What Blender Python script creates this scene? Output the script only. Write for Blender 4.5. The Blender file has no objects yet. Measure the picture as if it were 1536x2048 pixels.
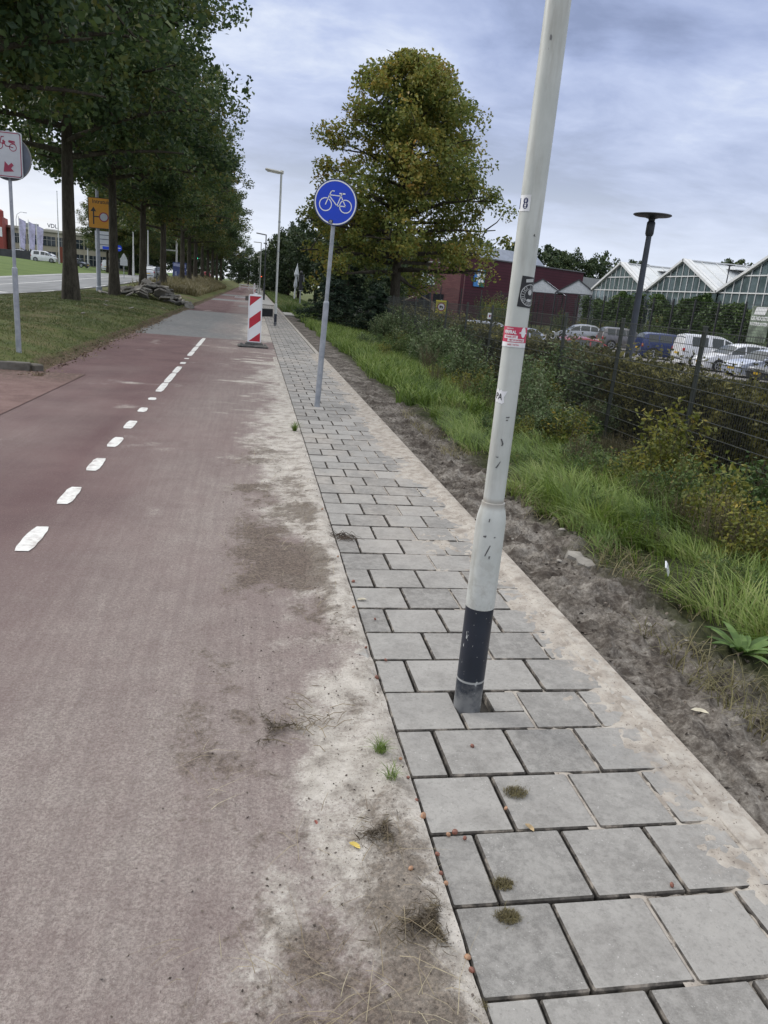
import bpy, math, random
import numpy as np
from mathutils import Vector, Matrix

S = bpy.context.scene
C = S.collection
R = math.radians
random.seed(7)

# ------------------------------------------------------------------ camera
cam = bpy.data.cameras.new('camera')
cam.sensor_fit = 'HORIZONTAL'; cam.sensor_width = 36.0
cam.lens = 36.0 * 1500.0 / 1536.0
cam.clip_start = 0.05; cam.clip_end = 6000
co = bpy.data.objects.new('camera', cam); C.objects.link(co)
def aim(pitch, roll, yaw, h):
    p, r, w = R(pitch), R(roll), R(yaw)
    fw = Vector((0, math.cos(p), -math.sin(p))); rt = Vector((1, 0, 0)); up = rt.cross(fw)
    rt2 = math.cos(r)*rt + math.sin(r)*up; up2 = -math.sin(r)*rt + math.cos(r)*up
    m = Matrix((rt2, up2, -fw)).transposed()
    m = Matrix.Rotation(w, 3, 'Z') @ m
    M = m.to_4x4(); M.translation = (0, 0, h)
    return M
co.matrix_world = aim(16.24, 5.01, -10.91, 1.69)
S.camera = co

# ------------------------------------------------------------------ sky, sun, exposure
SUN_EL, SUN_AZ = R(26), R(-52)          # low, ahead on the left, veiled by cloud
w = bpy.data.worlds.new('World'); S.world = w; w.use_nodes = True
nt = w.node_tree; nt.nodes.clear()
def wn(t, **k):
    n = nt.nodes.new(t)
    for a, b in k.items(): setattr(n, a, b)
    return n
out = wn('ShaderNodeOutputWorld'); bg = wn('ShaderNodeBackground'); bg.inputs['Strength'].default_value = 0.10
sky = wn('ShaderNodeTexSky', sky_type='NISHITA', sun_disc=False, sun_elevation=SUN_EL, sun_rotation=SUN_AZ, air_density=1.2, dust_density=1.5)
tc = wn('ShaderNodeTexCoord'); sep = wn('ShaderNodeSeparateXYZ')
L = nt.links.new
L(tc.outputs['Generated'], sep.inputs[0])
def wm(op, a, b=None, clamp=False):
    n = wn('ShaderNodeMath', operation=op, use_clamp=clamp)
    for i, v in enumerate((a, b)):
        if v is None: continue
        if isinstance(v, (int, float)): n.inputs[i].default_value = v
        else: L(v, n.inputs[i])
    return n.outputs[0]
def wramp(fac, stops, interp='LINEAR'):
    n = wn('ShaderNodeValToRGB'); n.color_ramp.interpolation = interp
    e = n.color_ramp.elements
    while len(e) < len(stops): e.new(0.5)
    for q, (p, c) in zip(e, stops):
        q.position = p; q.color = (*c, 1) if len(c) == 3 else c
    L(fac, n.inputs[0]); return n.outputs[0]
def wmix(f, a, b):
    n = wn('ShaderNodeMix', data_type='RGBA')
    for s, v in ((n.inputs[0], f), (n.inputs[6], a), (n.inputs[7], b)):
        if isinstance(v, (int, float)): s.default_value = v
        elif isinstance(v, tuple): s.default_value = (*v, 1)
        else: L(v, s)
    return n.outputs[2]
zc = wm('MAXIMUM', sep.outputs[2], 0.0)
den = wm('ADD', zc, 0.16)
px_ = wm('DIVIDE', sep.outputs[0], den); py_ = wm('DIVIDE', sep.outputs[1], den)
cb = wn('ShaderNodeCombineXYZ'); L(px_, cb.inputs[0]); L(py_, cb.inputs[1])
def cloud(scale, detail, rough, off, dist=0.4):
    mp = wn('ShaderNodeMapping'); mp.inputs['Location'].default_value = off; mp.inputs['Scale'].default_value = (1, 1.25, 1)
    L(cb.outputs[0], mp.inputs[0])
    n = wn('ShaderNodeTexNoise'); n.inputs['Scale'].default_value = scale; n.inputs['Detail'].default_value = detail
    n.inputs['Roughness'].default_value = rough; n.inputs['Distortion'].default_value = dist
    L(mp.outputs[0], n.inputs['Vector']); return n.outputs['Fac']
big = cloud(0.62, 8, 0.56, (3.1, 1.7, 0), .35); fine = cloud(2.0, 7, 0.6, (8.2, 4.4, 2), .3)
mixf = wm('ADD', wm('MULTIPLY', big, 0.68), wm('MULTIPLY', fine, 0.32))
K = 10.0
def k(c): return tuple(K*v for v in c)
shade = wramp(mixf, [(0.38, k((.215, .26, .41))), (0.455, k((.305, .365, .55))), (0.53, k((.41, .475, .655))), (0.595, k((.57, .625, .74))), (0.67, k((.82, .84, .86)))])
# toward the horizon the cloud deck thins and goes pale
hz = wramp(zc, [(0.0, (.95, .95, .95)), (0.06, (.72, .72, .72)), (0.14, (.30, .30, .30)), (0.26, (0, 0, 0))])
left = wm('ADD', wm('MULTIPLY', sep.outputs[0], math.sin(SUN_AZ)), wm('MULTIPLY', sep.outputs[1], math.cos(SUN_AZ)))
lf = wramp(left, [(0.55, (0, 0, 0)), (0.80, (.45, .45, .45)), (1.0, (1, 1, 1))])
warm = wmix(lf, k((.66, .71, .79)), k((1.0, .97, .86)))
shade2 = wmix(hz, shade, warm)
# the overcast is brightest high overhead, above the picture
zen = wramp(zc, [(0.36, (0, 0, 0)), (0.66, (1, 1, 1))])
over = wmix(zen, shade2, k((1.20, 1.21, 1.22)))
cov = wramp(mixf, [(0.34, (.88, .88, .88)), (0.5, (1, 1, 1))])
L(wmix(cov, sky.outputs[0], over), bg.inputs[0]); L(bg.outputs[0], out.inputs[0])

sl = bpy.data.lights.new('sun', 'SUN'); sl.energy = 1.5; sl.angle = R(18); sl.color = (1, .97, .92)
so = bpy.data.objects.new('sun', sl); C.objects.link(so)
sd = Vector((math.sin(SUN_AZ)*math.cos(SUN_EL), math.cos(SUN_AZ)*math.cos(SUN_EL), math.sin(SUN_EL)))
so.rotation_euler = sd.to_track_quat('Z', 'Y').to_euler()
S.view_settings.view_transform = 'Standard'; S.view_settings.look = 'None'
S.view_settings.exposure = 0.40; S.view_settings.gamma = 1
S.cycles.max_bounces = 6; S.cycles.transparent_max_bounces = 8
# ------------------------------------------------------------------ helpers
RNG = np.random.default_rng(11)
def smooth(a, b, x):
    t = np.clip((np.asarray(x, float)-a)/(b-a), 0, 1); return t*t*(3-2*t)
_lat = np.random.default_rng(3).random((256, 256))
def vnoise(x, y):
    x = np.asarray(x, float); y = np.asarray(y, float)
    xi = np.floor(x).astype(int); yi = np.floor(y).astype(int); fx = x-xi; fy = y-yi
    fx = fx*fx*(3-2*fx); fy = fy*fy*(3-2*fy)
    g = lambda a, b: _lat[a & 255, b & 255]
    return (g(xi, yi)*(1-fx)+g(xi+1, yi)*fx)*(1-fy)+(g(xi, yi+1)*(1-fx)+g(xi+1, yi+1)*fx)*fy
def fbm(x, y, o=4, rough=0.5):
    s = 0; a = 1; t = 0
    for i in range(o):
        s = s+a*vnoise(np.asarray(x)*2**i+17.3*i, np.asarray(y)*2**i+9.1*i); t += a; a *= rough
    return s/t

# terrain: cross profile along x, the same all along the path; the verge on the left rises with distance
_px = [-3000, -60, -45, -23, -21.5, -12, -11.5, -9.5, -8.0, -6.5, -5.4, -4.6, -3.9, -3.45, -3.3, -3.2, 1.76, 1.80, 2.2, 2.6, 3.4, 4.5, 6.3, 8.0, 9.2, 3000]
_pz = [1.6, 1.6, 1.3, .12, .0, .0, .06, .33, .40, .39, .33, .26, .15, .035, 0, -.03, -.03, -.012, -.02, -.045, -.13, -.30, -.50, -.85, -1.0, -1.0]
def G(x, y):
    x = np.asarray(x, float); y = np.asarray(y, float)
    z = np.interp(x, _px, _pz)
    left = x < -3.2
    b = smooth(13.0, 13.1, y)
    berm = np.where((x < -3.2) & (x > -12), np.maximum(z, np.where(x < -3.5, .10, z)), z)
    z = np.where((x < -3.2) & (x > -12), np.where(b < .5, -.03, berm), z)
    rise = .95*smooth(45, 120, y)*smooth(-3.8, -7.5, x)
    return z+rise
def g1(x, y): return float(G(x, y))

MATS = {}
class M:
    """small node material builder"""
    def __init__(s, name):
        s.m = bpy.data.materials.new(name); s.m.use_nodes = True; s.t = s.m.node_tree; s.t.nodes.clear()
        s.out = s.n('ShaderNodeOutputMaterial'); s.b = s.n('ShaderNodeBsdfPrincipled')
        s.l(s.b.outputs[0], s.out.inputs[0])
    def n(s, t, **k):
        q = s.t.nodes.new(t)
        for a, b in k.items(): setattr(q, a, b)
        return q
    def l(s, a, b): s.t.links.new(a, b)
    def put(s, sock, v):
        if isinstance(v, (int, float)): sock.default_value = v
        elif isinstance(v, tuple): sock.default_value = (*v, 1) if len(v) == 3 and sock.type == 'RGBA' else v
        else: s.l(v, sock)
    def noise(s, scale, detail=4, rough=.55, vec=None, dist=0, stretch=None, out='Fac'):
        q = s.n('ShaderNodeTexNoise'); q.inputs['Scale'].default_value = scale; q.inputs['Detail'].default_value = detail
        q.inputs['Roughness'].default_value = rough; q.inputs['Distortion'].default_value = dist
        if vec is None: vec = s.co()
        if stretch:
            mp = s.n('ShaderNodeMapping'); mp.inputs['Scale'].default_value = stretch; s.l(vec, mp.inputs[0]); vec = mp.outputs[0]
        s.l(vec, q.inputs['Vector']); return q.outputs[out]
    def co(s):
        if not hasattr(s, '_co'): s._co = s.n('ShaderNodeTexCoord').outputs['Object']
        return s._co
    def xyz(s):
        if not hasattr(s, '_x'):
            q = s.n('ShaderNodeSeparateXYZ'); s.l(s.co(), q.inputs[0]); s._x = q.outputs
        return s._x
    def math(s, op, a, b=0.0, clamp=False):
        q = s.n('ShaderNodeMath', operation=op, use_clamp=clamp); s.put(q.inputs[0], a); s.put(q.inputs[1], b); return q.outputs[0]
    def rng(s, v, a, b, c=0.0, d=1.0):
        q = s.n('ShaderNodeMapRange', interpolation_type='SMOOTHSTEP'); s.put(q.inputs[0], v)
        for i, x in enumerate((a, b, c, d)): q.inputs[i+1].default_value = x
        return q.outputs[0]
    def mix(s, f, a, b, mode='MIX'):
        q = s.n('ShaderNodeMix', data_type='RGBA', blend_type=mode); s.put(q.inputs[0], f); s.put(q.inputs[6], a); s.put(q.inputs[7], b); return q.outputs[2]
    def ramp(s, f, stops):
        q = s.n('ShaderNodeValToRGB'); e = q.color_ramp.elements
        while len(e) < len(stops): e.new(.5)
        for a, (p, c) in zip(e, stops): a.position = p; a.color = (*c, 1)
        s.put(q.inputs[0], f); return q.outputs[0]
    def attr(s, name): return s.n('ShaderNodeAttribute', attribute_name=name).outputs['Fac']
    def island(s): return s.n('ShaderNodeNewGeometry').outputs['Random Per Island']
    def bump(s, h, strength=.3, dist=.01):
        q = s.n('ShaderNodeBump'); q.inputs['Strength'].default_value = strength; q.inputs['Distance'].default_value = dist
        s.put(q.inputs['Height'], h); s.l(q.outputs[0], s.b.inputs['Normal'])
    def set(s, col=None, rough=None, metal=None, spec=None):
        if col is not None: s.put(s.b.inputs['Base Color'], col)
        if rough is not None: s.put(s.b.inputs['Roughness'], rough)
        if metal is not None: s.put(s.b.inputs['Metallic'], metal)
        if spec is not None: s.put(s.b.inputs['Specular IOR Level'], spec)
        return s

def plain(name, col, rough=.5, metal=0.0, var=.12, scale=6.0, dirt=None, dirt_amt=.0):
    m = M(name); n = m.noise(scale, 5, .6)
    f = m.rng(n, .3, .7)
    c = m.mix(f, tuple(v*(1-var) for v in col), tuple(min(1, v*(1+var)) for v in col))
    if dirt is not None:
        n2 = m.noise(scale*.35, 6, .65)
        c = m.mix(m.math('MULTIPLY', m.rng(n2, .48, .68), dirt_amt), c, dirt)
    m.set(c, rough, metal); return m.m
def emit(name, col, st):
    m = M(name); m.set(col, .4); m.put(m.b.inputs['Emission Color'], col); m.b.inputs['Emission Strength'].default_value = st; return m.m
def leaf(name, stops, trans=.25, scale=.7, rough=.55, w=.55):
    """leaf colours: per-leaf variation mixed with patches over the crown"""
    m = M(name)
    f = m.math('ADD', m.math('MULTIPLY', m.island(), w), m.math('MULTIPLY', m.rng(m.noise(scale, 3, .5), .32, .68), 1-w))
    c = m.ramp(f, stops); m.set(c, rough, 0, .35)
    tr = m.n('ShaderNodeBsdfTranslucent'); m.l(c, tr.inputs[0])
    mx = m.n('ShaderNodeMixShader'); mx.inputs[0].default_value = trans
    m.l(m.b.outputs[0], mx.inputs[1]); m.l(tr.outputs[0], mx.inputs[2]); m.l(mx.outputs[0], m.out.inputs[0])
    return m.m

def mesh_np(name, verts, faces_idx, loop_tot, smooth_=False, mats=(), mat_idx=None):
    """fast mesh from numpy: flat loop array + loop totals"""
    me = bpy.data.meshes.new(name)
    verts = np.asarray(verts, np.float32); faces_idx = np.asarray(faces_idx, np.int32).ravel(); loop_tot = np.asarray(loop_tot, np.int32)
    me.vertices.add(len(verts)); me.vertices.foreach_set('co', verts.ravel())
    me.loops.add(len(faces_idx)); me.loops.foreach_set('vertex_index', faces_idx)
    me.polygons.add(len(loop_tot))
    st = np.concatenate(([0], np.cumsum(loop_tot)[:-1])).astype(np.int32)
    me.polygons.foreach_set('loop_start', st); me.polygons.foreach_set('loop_total', loop_tot)
    if smooth_: me.polygons.foreach_set('use_smooth', np.ones(len(loop_tot), bool))
    if mat_idx is not None: me.polygons.foreach_set('material_index', np.asarray(mat_idx, np.int32))
    me.update(calc_edges=True); me.validate()
    for m in mats: me.materials.append(m)
    return me
def add(name, me, parent=None, loc=None):
    o = bpy.data.objects.new(name, me); C.objects.link(o)
    if parent is not None: o.parent = parent
    if loc is not None: o.location = loc
    return o
def tag(o, label=None, cat=None, group=None, kind=None):
    for kk, v in (('label', label), ('category', cat), ('group', group), ('kind', kind)):
        if v: o[kk] = v
    return o
def empty(name, loc, rz=0, label=None, cat=None, group=None):
    o = bpy.data.objects.new(name, None); o.empty_display_size = .2; C.objects.link(o)
    o.location = loc; o.rotation_euler = (0, 0, rz); return tag(o, label, cat, group)
def dup(o, loc, rz=None, scale=None, label=None, group=None, parent=None):
    kids = KIDS.get(o.name)
    if kids is None: kids = KIDS[o.name] = [c for c in bpy.data.objects if c.parent == o]
    c = o.copy(); C.objects.link(c)
    if parent is None:
        c.location = loc
        if rz is not None: c.rotation_euler = (o.rotation_euler[0], o.rotation_euler[1], rz)
        if scale is not None: c.scale = (scale,)*3 if isinstance(scale, (int, float)) else scale
    else: c.parent = parent
    if label: c['label'] = label
    if group: c['group'] = group
    for ch in kids: dup(ch, None, parent=c)
    return c
KIDS = {}

class B:
    """collects simple shapes into ONE mesh"""
    def __init__(s): s.v = []; s.f = []; s.i = []; s.mi = 0
    def addv(s, vs): o = len(s.v); s.v.extend(tuple(v) for v in vs); return o
    def face(s, idx): s.f.append(tuple(idx)); s.i.append(s.mi)
    def quad(s, *p): o = s.addv(p); s.face(range(o, o+len(p))); return s
    def box(s, c, d, rz=0, bev=0, ry=0, rx=0):
        x, y, z = (q/2 for q in d)
        m = Matrix.Rotation(rz, 3, 'Z') @ Matrix.Rotation(ry, 3, 'Y') @ Matrix.Rotation(rx, 3, 'X'); c = Vector(c)
        if bev <= 0:
            P = [(-x, -y, -z), (x, -y, -z), (x, y, -z), (-x, y, -z), (-x, -y, z), (x, -y, z), (x, y, z), (-x, y, z)]
            o = s.addv([c+m @ Vector(p) for p in P])
            for q in ((3, 2, 1, 0), (4, 5, 6, 7), (0, 1, 5, 4), (1, 2, 6, 5), (2, 3, 7, 6), (3, 0, 4, 7)): s.face([o+a for a in q])
        else:
            b = min(bev, x*.9, y*.9, z*.9); rings = []
            for zz, ins in ((-z, b), (-z+b, 0), (z-b, 0), (z, b)):
                X, Y = x-ins, y-ins
                k = b if ins == 0 else b*.6
                rings.append([(-X+k, -Y, zz), (X-k, -Y, zz), (X, -Y+k, zz), (X, Y-k, zz), (X-k, Y, zz), (-X+k, Y, zz), (-X, Y-k, zz), (-X, -Y+k, zz)])
            o = s.addv([c+m @ Vector(p) for r in rings for p in r])
            for r in range(3):
                for a in range(8): s.face((o+r*8+a, o+r*8+(a+1) % 8, o+r*8+8+(a+1) % 8, o+r*8+8+a))
            s.face([o+a for a in range(7, -1, -1)]); s.face([o+24+a for a in range(8)])
        return s
    def tube(s, pts, rad, n=10, cap=True):
        pts = [Vector(p) for p in pts]; m = len(pts)
        if isinstance(rad, (int, float)): rad = [rad]*m
        t0 = (pts[1]-pts[0]).normalized(); u = t0.orthogonal().normalized(); o = None; rings = []
        for i, p in enumerate(pts):
            t = (pts[min(i+1, m-1)]-pts[max(i-1, 0)]).normalized()
            u = (u-t*u.dot(t)); u = u.normalized() if u.length > 1e-6 else t.orthogonal().normalized(); w_ = t.cross(u)
            rings.append(s.addv([p+(u*math.cos(2*math.pi*j/n)+w_*math.sin(2*math.pi*j/n))*rad[i] for j in range(n)]))
        for a, b in zip(rings, rings[1:]):
            for j in range(n): s.face((a+j, a+(j+1) % n, b+(j+1) % n, b+j))
        if cap:
            s.face([rings[0]+j for j in range(n-1, -1, -1)]); s.face([rings[-1]+j for j in range(n)])
        return s
    def lathe(s, prof, n=20, c=(0, 0, 0)):
        rings = [s.addv([(c[0]+r*math.cos(2*math.pi*j/n), c[1]+r*math.sin(2*math.pi*j/n), c[2]+z) for j in range(n)]) for r, z in prof]
        for a, b in zip(rings, rings[1:]):
            for j in range(n): s.face((a+j, a+(j+1) % n, b+(j+1) % n, b+j))
        s.face([rings[0]+j for j in range(n-1, -1, -1)]); s.face([rings[-1]+j for j in range(n)])
        return s
    def plate(s, pts, y0, y1):
        """2D outline (x,z), front face at y0 (toward -y), back at y1"""
        n = len(pts); a = s.addv([(p[0], y0, p[1]) for p in pts])
        s.face([a+i for i in range(n)])
        if y1 != y0:
            b = s.addv([(p[0], y1, p[1]) for p in pts]); s.face([b+i for i in range(n-1, -1, -1)])
            for i in range(n): s.face((a+i, b+i, b+(i+1) % n, a+(i+1) % n))
        return s
    def stroke(s, pts, wd, y0, y1):
        for p, q in zip(pts, pts[1:]):
            p = Vector(p); q = Vector(q); d = (q-p).normalized(); nn = Vector((-d.y, d.x))*wd/2; e = d*wd*.35
            s.plate([p-e-nn, q+e-nn, q+e+nn, p-e+nn], y0, y1)
        return s
    def ring(s, c, r0, r1, y0, n=36, y1=None):
        for j in range(n):
            a, b = 2*math.pi*j/n, 2*math.pi*(j+1)/n
            P = lambda r, t: (c[0]+r*math.cos(t), c[1]+r*math.sin(t))
            s.plate([P(r0, a), P(r1, a), P(r1, b), P(r0, b)], y0, y0 if y1 is None else y1)
        return s
    def mesh(s, name, mats, smooth_=False):
        me = bpy.data.meshes.new(name); me.from_pydata(s.v, [], s.f); me.update()
        mats = mats if isinstance(mats, (list, tuple)) else [mats]
        for m in mats: me.materials.append(m)
        if len(mats) > 1: me.polygons.foreach_set('material_index', s.i)
        if smooth_:
            me.polygons.foreach_set('use_smooth', [True]*len(me.polygons))
            me.set_sharp_from_angle(angle=R(38))
        return me
    def build(s, name, mats, parent=None, smooth_=False, loc=None): return add(name, s.mesh(name, mats, smooth_), parent, loc)

def circle(c, r, n=36, rx=None): return [(c[0]+r*math.cos(2*math.pi*j/n), c[1]+(rx or r)*math.sin(2*math.pi*j/n)) for j in range(n)]
def rrect(w_, h, r, n=5):
    P = []
    for cx, cy, a0 in ((w_/2-r, -h/2+r, -90), (w_/2-r, h/2-r, 0), (-w_/2+r, h/2-r, 90), (-w_/2+r, -h/2+r, 180)):
        for j in range(n+1):
            a = R(a0+90*j/n); P.append((cx+r*math.cos(a), cy+r*math.sin(a)))
    return P
def text_pts(txt, size, bold=0.0, sx=1.0, align='CENTER'):
    """flat lettering as (verts2d, faces)"""
    cu = bpy.data.curves.new('t', 'FONT'); cu.body = txt; cu.size = size; cu.align_x = align; cu.align_y = 'CENTER'; cu.offset = bold; cu.resolution_u = 3
    ob = bpy.data.objects.new('t', cu); C.objects.link(ob); bpy.context.view_layer.update()
    dg = bpy.context.evaluated_depsgraph_get(); me = bpy.data.meshes.new_from_object(ob.evaluated_get(dg))
    v = [(q.co.x*sx, q.co.y) for q in me.vertices]; f = [tuple(p.vertices) for p in me.polygons]
    bpy.data.objects.remove(ob); bpy.data.curves.remove(cu); bpy.data.meshes.remove(me)
    return v, f
def text_flat(b, txt, size, x, z, y, bold=0.0, sx=1.0, align='CENTER', rot=0):
    v, f = text_pts(txt, size, bold, sx, align); c, s_ = math.cos(rot), math.sin(rot)
    o = b.addv([(x+p[0]*c-p[1]*s_, y, z+p[0]*s_+p[1]*c) for p in v])
    for q in f: b.face([o+a for a in q])

# leaves and blades -------------------------------------------------------------
def rand_unit(n, rng=RNG):
    v = rng.normal(size=(n, 3)); return v/np.linalg.norm(v, axis=1, keepdims=True)
def leaf_mesh(name, ctr, size, mat, rng=RNG, flat=.0, aspect=.62, droop=None):
    n = len(ctr); u = rand_unit(n, rng)
    if flat: u[:, 2] *= (1-flat); u /= np.linalg.norm(u, axis=1, keepdims=True)
    r = rand_unit(n, rng); v = np.cross(u, r); v /= np.linalg.norm(v, axis=1, keepdims=True)
    s_ = (np.broadcast_to(size, (n,))*rng.uniform(.7, 1.3, n))[:, None]
    nrm = np.cross(u, v)
    k_ = .22*s_
    P = np.stack([ctr-u*s_*.5, ctr-v*s_*aspect*.5+nrm*k_*.5, ctr+u*s_*.5, ctr+v*s_*aspect*.5+nrm*k_*.5], 1).reshape(-1, 3)
    idx = (np.arange(n)[:, None]*4+np.arange(4)).ravel()
    return mesh_np(name, P, idx, np.full(n, 4), False, [mat])
def blade_mesh(name, base, height, width, lean, mat, rng=RNG, az=None):
    n = len(base); az = rng.uniform(0, 2*np.pi, n) if az is None else az
    h = np.broadcast_to(height, (n,))*rng.uniform(.55, 1.35, n); wd = np.broadcast_to(width, (n,))*rng.uniform(.7, 1.3, n)
    le = np.broadcast_to(lean, (n,))*rng.uniform(.3, 1.5, n)
    d = np.stack([np.cos(az), np.sin(az), np.zeros(n)], 1); sa = az+rng.uniform(-1, 1, n)+np.pi/2
    sd_ = np.stack([np.cos(sa), np.sin(sa), np.zeros(n)], 1)*wd[:, None]/2; up = np.array([0, 0, 1.])
    def at(t): return base+d*(le*h*t*t)[:, None]+up*(h*(t-.33*np.minimum(le, 1.3)*t*t))[:, None]
    p1, p2, p3 = at(.45), at(.8), at(1.0)
    V = np.stack([base-sd_, base+sd_, p1-sd_*.85, p1+sd_*.85, p2-sd_*.5, p2+sd_*.5, p3], 1).reshape(-1, 3)
    o = np.arange(n)[:, None]*7
    loops = np.concatenate([o+np.array([0, 1, 3, 2]), o+np.array([2, 3, 5, 4]), o+np.array([4, 5, 6])], 1).ravel()
    tot = np.tile([4, 4, 3], n)
    return mesh_np(name, V, loops, tot, False, [mat])
def clump_pts(centers, radii, per, rng=RNG, squash=.8):
    cs = np.repeat(np.asarray(centers), per, 0); rr = np.repeat(np.asarray(radii), per)
    d = rand_unit(len(cs), rng)*(rng.random(len(cs))**.45*rr)[:, None]; d[:, 2] *= squash
    return cs+d
# ------------------------------------------------------------------ ground sheet
def grid_mesh(name, xs, ys, zf, mat, attrs=None, smooth_=True, keep=None):
    X, Y = np.meshgrid(xs, ys); Z = zf(X, Y) if callable(zf) else np.full_like(X, zf)
    nx, ny = len(xs), len(ys); V = np.stack([X, Y, Z], -1).reshape(-1, 3)
    a = (np.arange(ny-1)[:, None]*nx+np.arange(nx-1)).ravel()
    q = np.stack([a, a+1, a+nx+1, a+nx], 1)
    if keep is not None: q = q[keep(V[q].mean(1))]
    me = mesh_np(name, V, q.ravel(), np.full(len(q), 4), smooth_, [mat])
    for n_, fn in (attrs or {}).items():
        at = me.attributes.new(n_, 'FLOAT', 'POINT'); at.data.foreach_set('value', np.asarray(fn(X, Y), np.float32).ravel())
    return me

def soil_z(x, y):
    z = G(x, y)
    m = smooth(1.79, 1.90, x)*smooth(3.6, 2.6, x)*smooth(30, 8, y)
    n1 = fbm(x*3.1, y*3.1, 4)-.5; n2 = np.abs(fbm(x*9+5, y*9, 3)-.5); n3 = fbm(x*26, y*26, 2)-.5
    rut = -.025*np.exp(-((x-2.28-.03*np.sin(y*1.3))/.10)**2)*smooth(.35, .6, vnoise(y*.7, x*0+3))
    z = z+m*(n1*.09-n2*.08+n3*.05+np.clip(fbm(x*13+2, y*13, 3)-.58, 0, 1)*.20+np.clip(fbm(x*34+2, y*34, 2)-.62, 0, 1)*.10+rut+.014)
    lawn = smooth(-3.3, -3.8, x)*smooth(-12, -11, x)*smooth(13, 13.4, y)
    z = z+lawn*((fbm(x*.9, y*.9, 4)-.5)*.14)
    edge = np.exp(-((x+3.38)/.16)**2)*smooth(13.3, 14.5, y)
    z = z+edge*(fbm(x*2.2, y*2.2, 3)-.45)*.09
    return z
gm = M('ground_mix')
X_, Y_, _ = gm.xyz()
nb = gm.noise(1.6, 5, .6); ns = gm.noise(14, 6, .7); nf = gm.noise(60, 4, .7); npat = gm.noise(.55, 5, .62)
soil = gm.ramp(gm.math('ADD', gm.math('MULTIPLY', gm.noise(19, 7, .78), .6), gm.math('MULTIPLY', gm.noise(2.6, 4, .6), .5)),
               [(.42, (.040, .032, .026)), (.50, (.076, .066, .056)), (.57, (.175, .157, .137)), (.67, (.34, .315, .28))])
soil = gm.mix(gm.rng(nf, .35, .75), gm.mix(.45, soil, (.05, .04, .034)), soil)
lawnc = gm.ramp(gm.math('ADD', gm.math('MULTIPLY', npat, .75), gm.math('MULTIPLY', ns, .3)),
                [(.38, (.058, .078, .024)), (.50, (.088, .105, .034)), (.58, (.125, .115, .052)), (.68, (.13, .10, .062))])
farg = gm.ramp(gm.noise(.35, 4), [(.35, (.075, .115, .03)), (.65, (.11, .155, .045))])
under = gm.mix(gm.rng(ns, .3, .7), (.022, .026, .012), (.05, .055, .022))
c = gm.mix(gm.rng(X_, -10.5, -14), lawnc, farg)
right = gm.mix(gm.rng(gm.math('ADD', X_, gm.math('MULTIPLY', nb, .9)), 2.75, 3.15), soil, under)
c = gm.mix(gm.rng(X_, 0.0, .1), c, right)
c = gm.mix(gm.rng(X_, 9.3, 10.0), c, (.10, .115, .045))
# dry leaf litter and crumbs along the left path edge
lit = gm.math('MULTIPLY', gm.rng(gm.math('ADD', X_, gm.math('MULTIPLY', nb, .5)), -3.42, -3.2), gm.rng(X_, -2.5, -3.0))
c = gm.mix(gm.math('MULTIPLY', lit, .9), c, gm.ramp(ns, [(.35, (.045, .032, .024)), (.6, (.13, .095, .065)), (.75, (.22, .17, .12))]))
gm.set(c, .95, 0, .15)
gm.bump(gm.math('ADD', gm.math('MULTIPLY', ns, .5), gm.math('MULTIPLY', nf, .5)), .55, .03)
gx = np.unique(np.concatenate([[-3000, -800, -300, -120, -80, -60, -45, -35, -28, -23, -21.5, -18, -15, -12, -11.5, -11], np.arange(-10.5, -3.9, .3), np.arange(-3.9, -3.1, .06),
     [-3, -2, -1, 0, 1, 1.5, 1.76, 1.79], np.arange(1.80, 3.0, .025), np.arange(3.05, 4.0, .12), np.arange(4.1, 9.3, .4), [10, 13, 18, 25, 35, 60, 100, 200, 400, 1000, 3000]]))
gy = np.unique(np.concatenate([[-60, -20, -6, -2, 0], np.arange(.4, 10, .03), np.arange(10, 12.9, .08), [12.95, 13.0, 13.02, 13.05, 13.08, 13.1, 13.15], np.arange(13.3, 40, .25), np.arange(40, 130, 1.5), [140, 160, 190, 240, 300, 400, 600, 1000, 2000, 4000]]))
tag(add('ground', grid_mesh('ground', gx, gy, soil_z, gm.m)), 'earth and grass terrain', kind='structure')

# ------------------------------------------------------------------ red cycle path, with dust and sand lying on it
def streak(x, y): return fbm(x*1.1+3, y*.9, 4)*.5+fbm(x*2.2, y*6.0+40, 3)*.5
def a_sand(x, y):
    n = fbm(x*2.6, y*1.5, 5, .6)-.5; n2 = fbm(x*8+3, y*8, 3)-.5
    s1 = (x-.07+.12*np.sin(y*.9+1)+.95*n+.45*n2+.10*smooth(3.0, 4.2, y))*1.9
    far = (streak(x, y)-.52)*7*smooth(-1.1, .1, x)*smooth(7.5, 10, y)*smooth(45, 30, y)
    far2 = smooth(-.7, .3, x)*smooth(22, 24, y)*smooth(44, 38, y)*(fbm(x*1.2, y*.5, 3)-.28)*2.6
    spots = (fbm(x*1.7+60, y*1.7, 4)-.70)*3.5*smooth(-3.2, -2.4, x)*smooth(3, 7, y)
    return np.clip(np.maximum(np.maximum(s1*smooth(24, 9, y), far), np.maximum(far2, spots)), 0, 1)
def a_dust(x, y):
    d = .34+.38*smooth(-1.6, -.4, x)+.22*smooth(5.5, 2.0, y)-.20*smooth(8, 16, y)
    d = d-.22*smooth(-1.25, -1.55, x)*smooth(3.2, 5, y)
    lane = .10*(fbm(x*4, y*.25, 3)-.5)*2
    return np.clip(d+lane+.35*(fbm(x*.9+9, y*.5, 4)-.5)*2, 0, 1)
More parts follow.
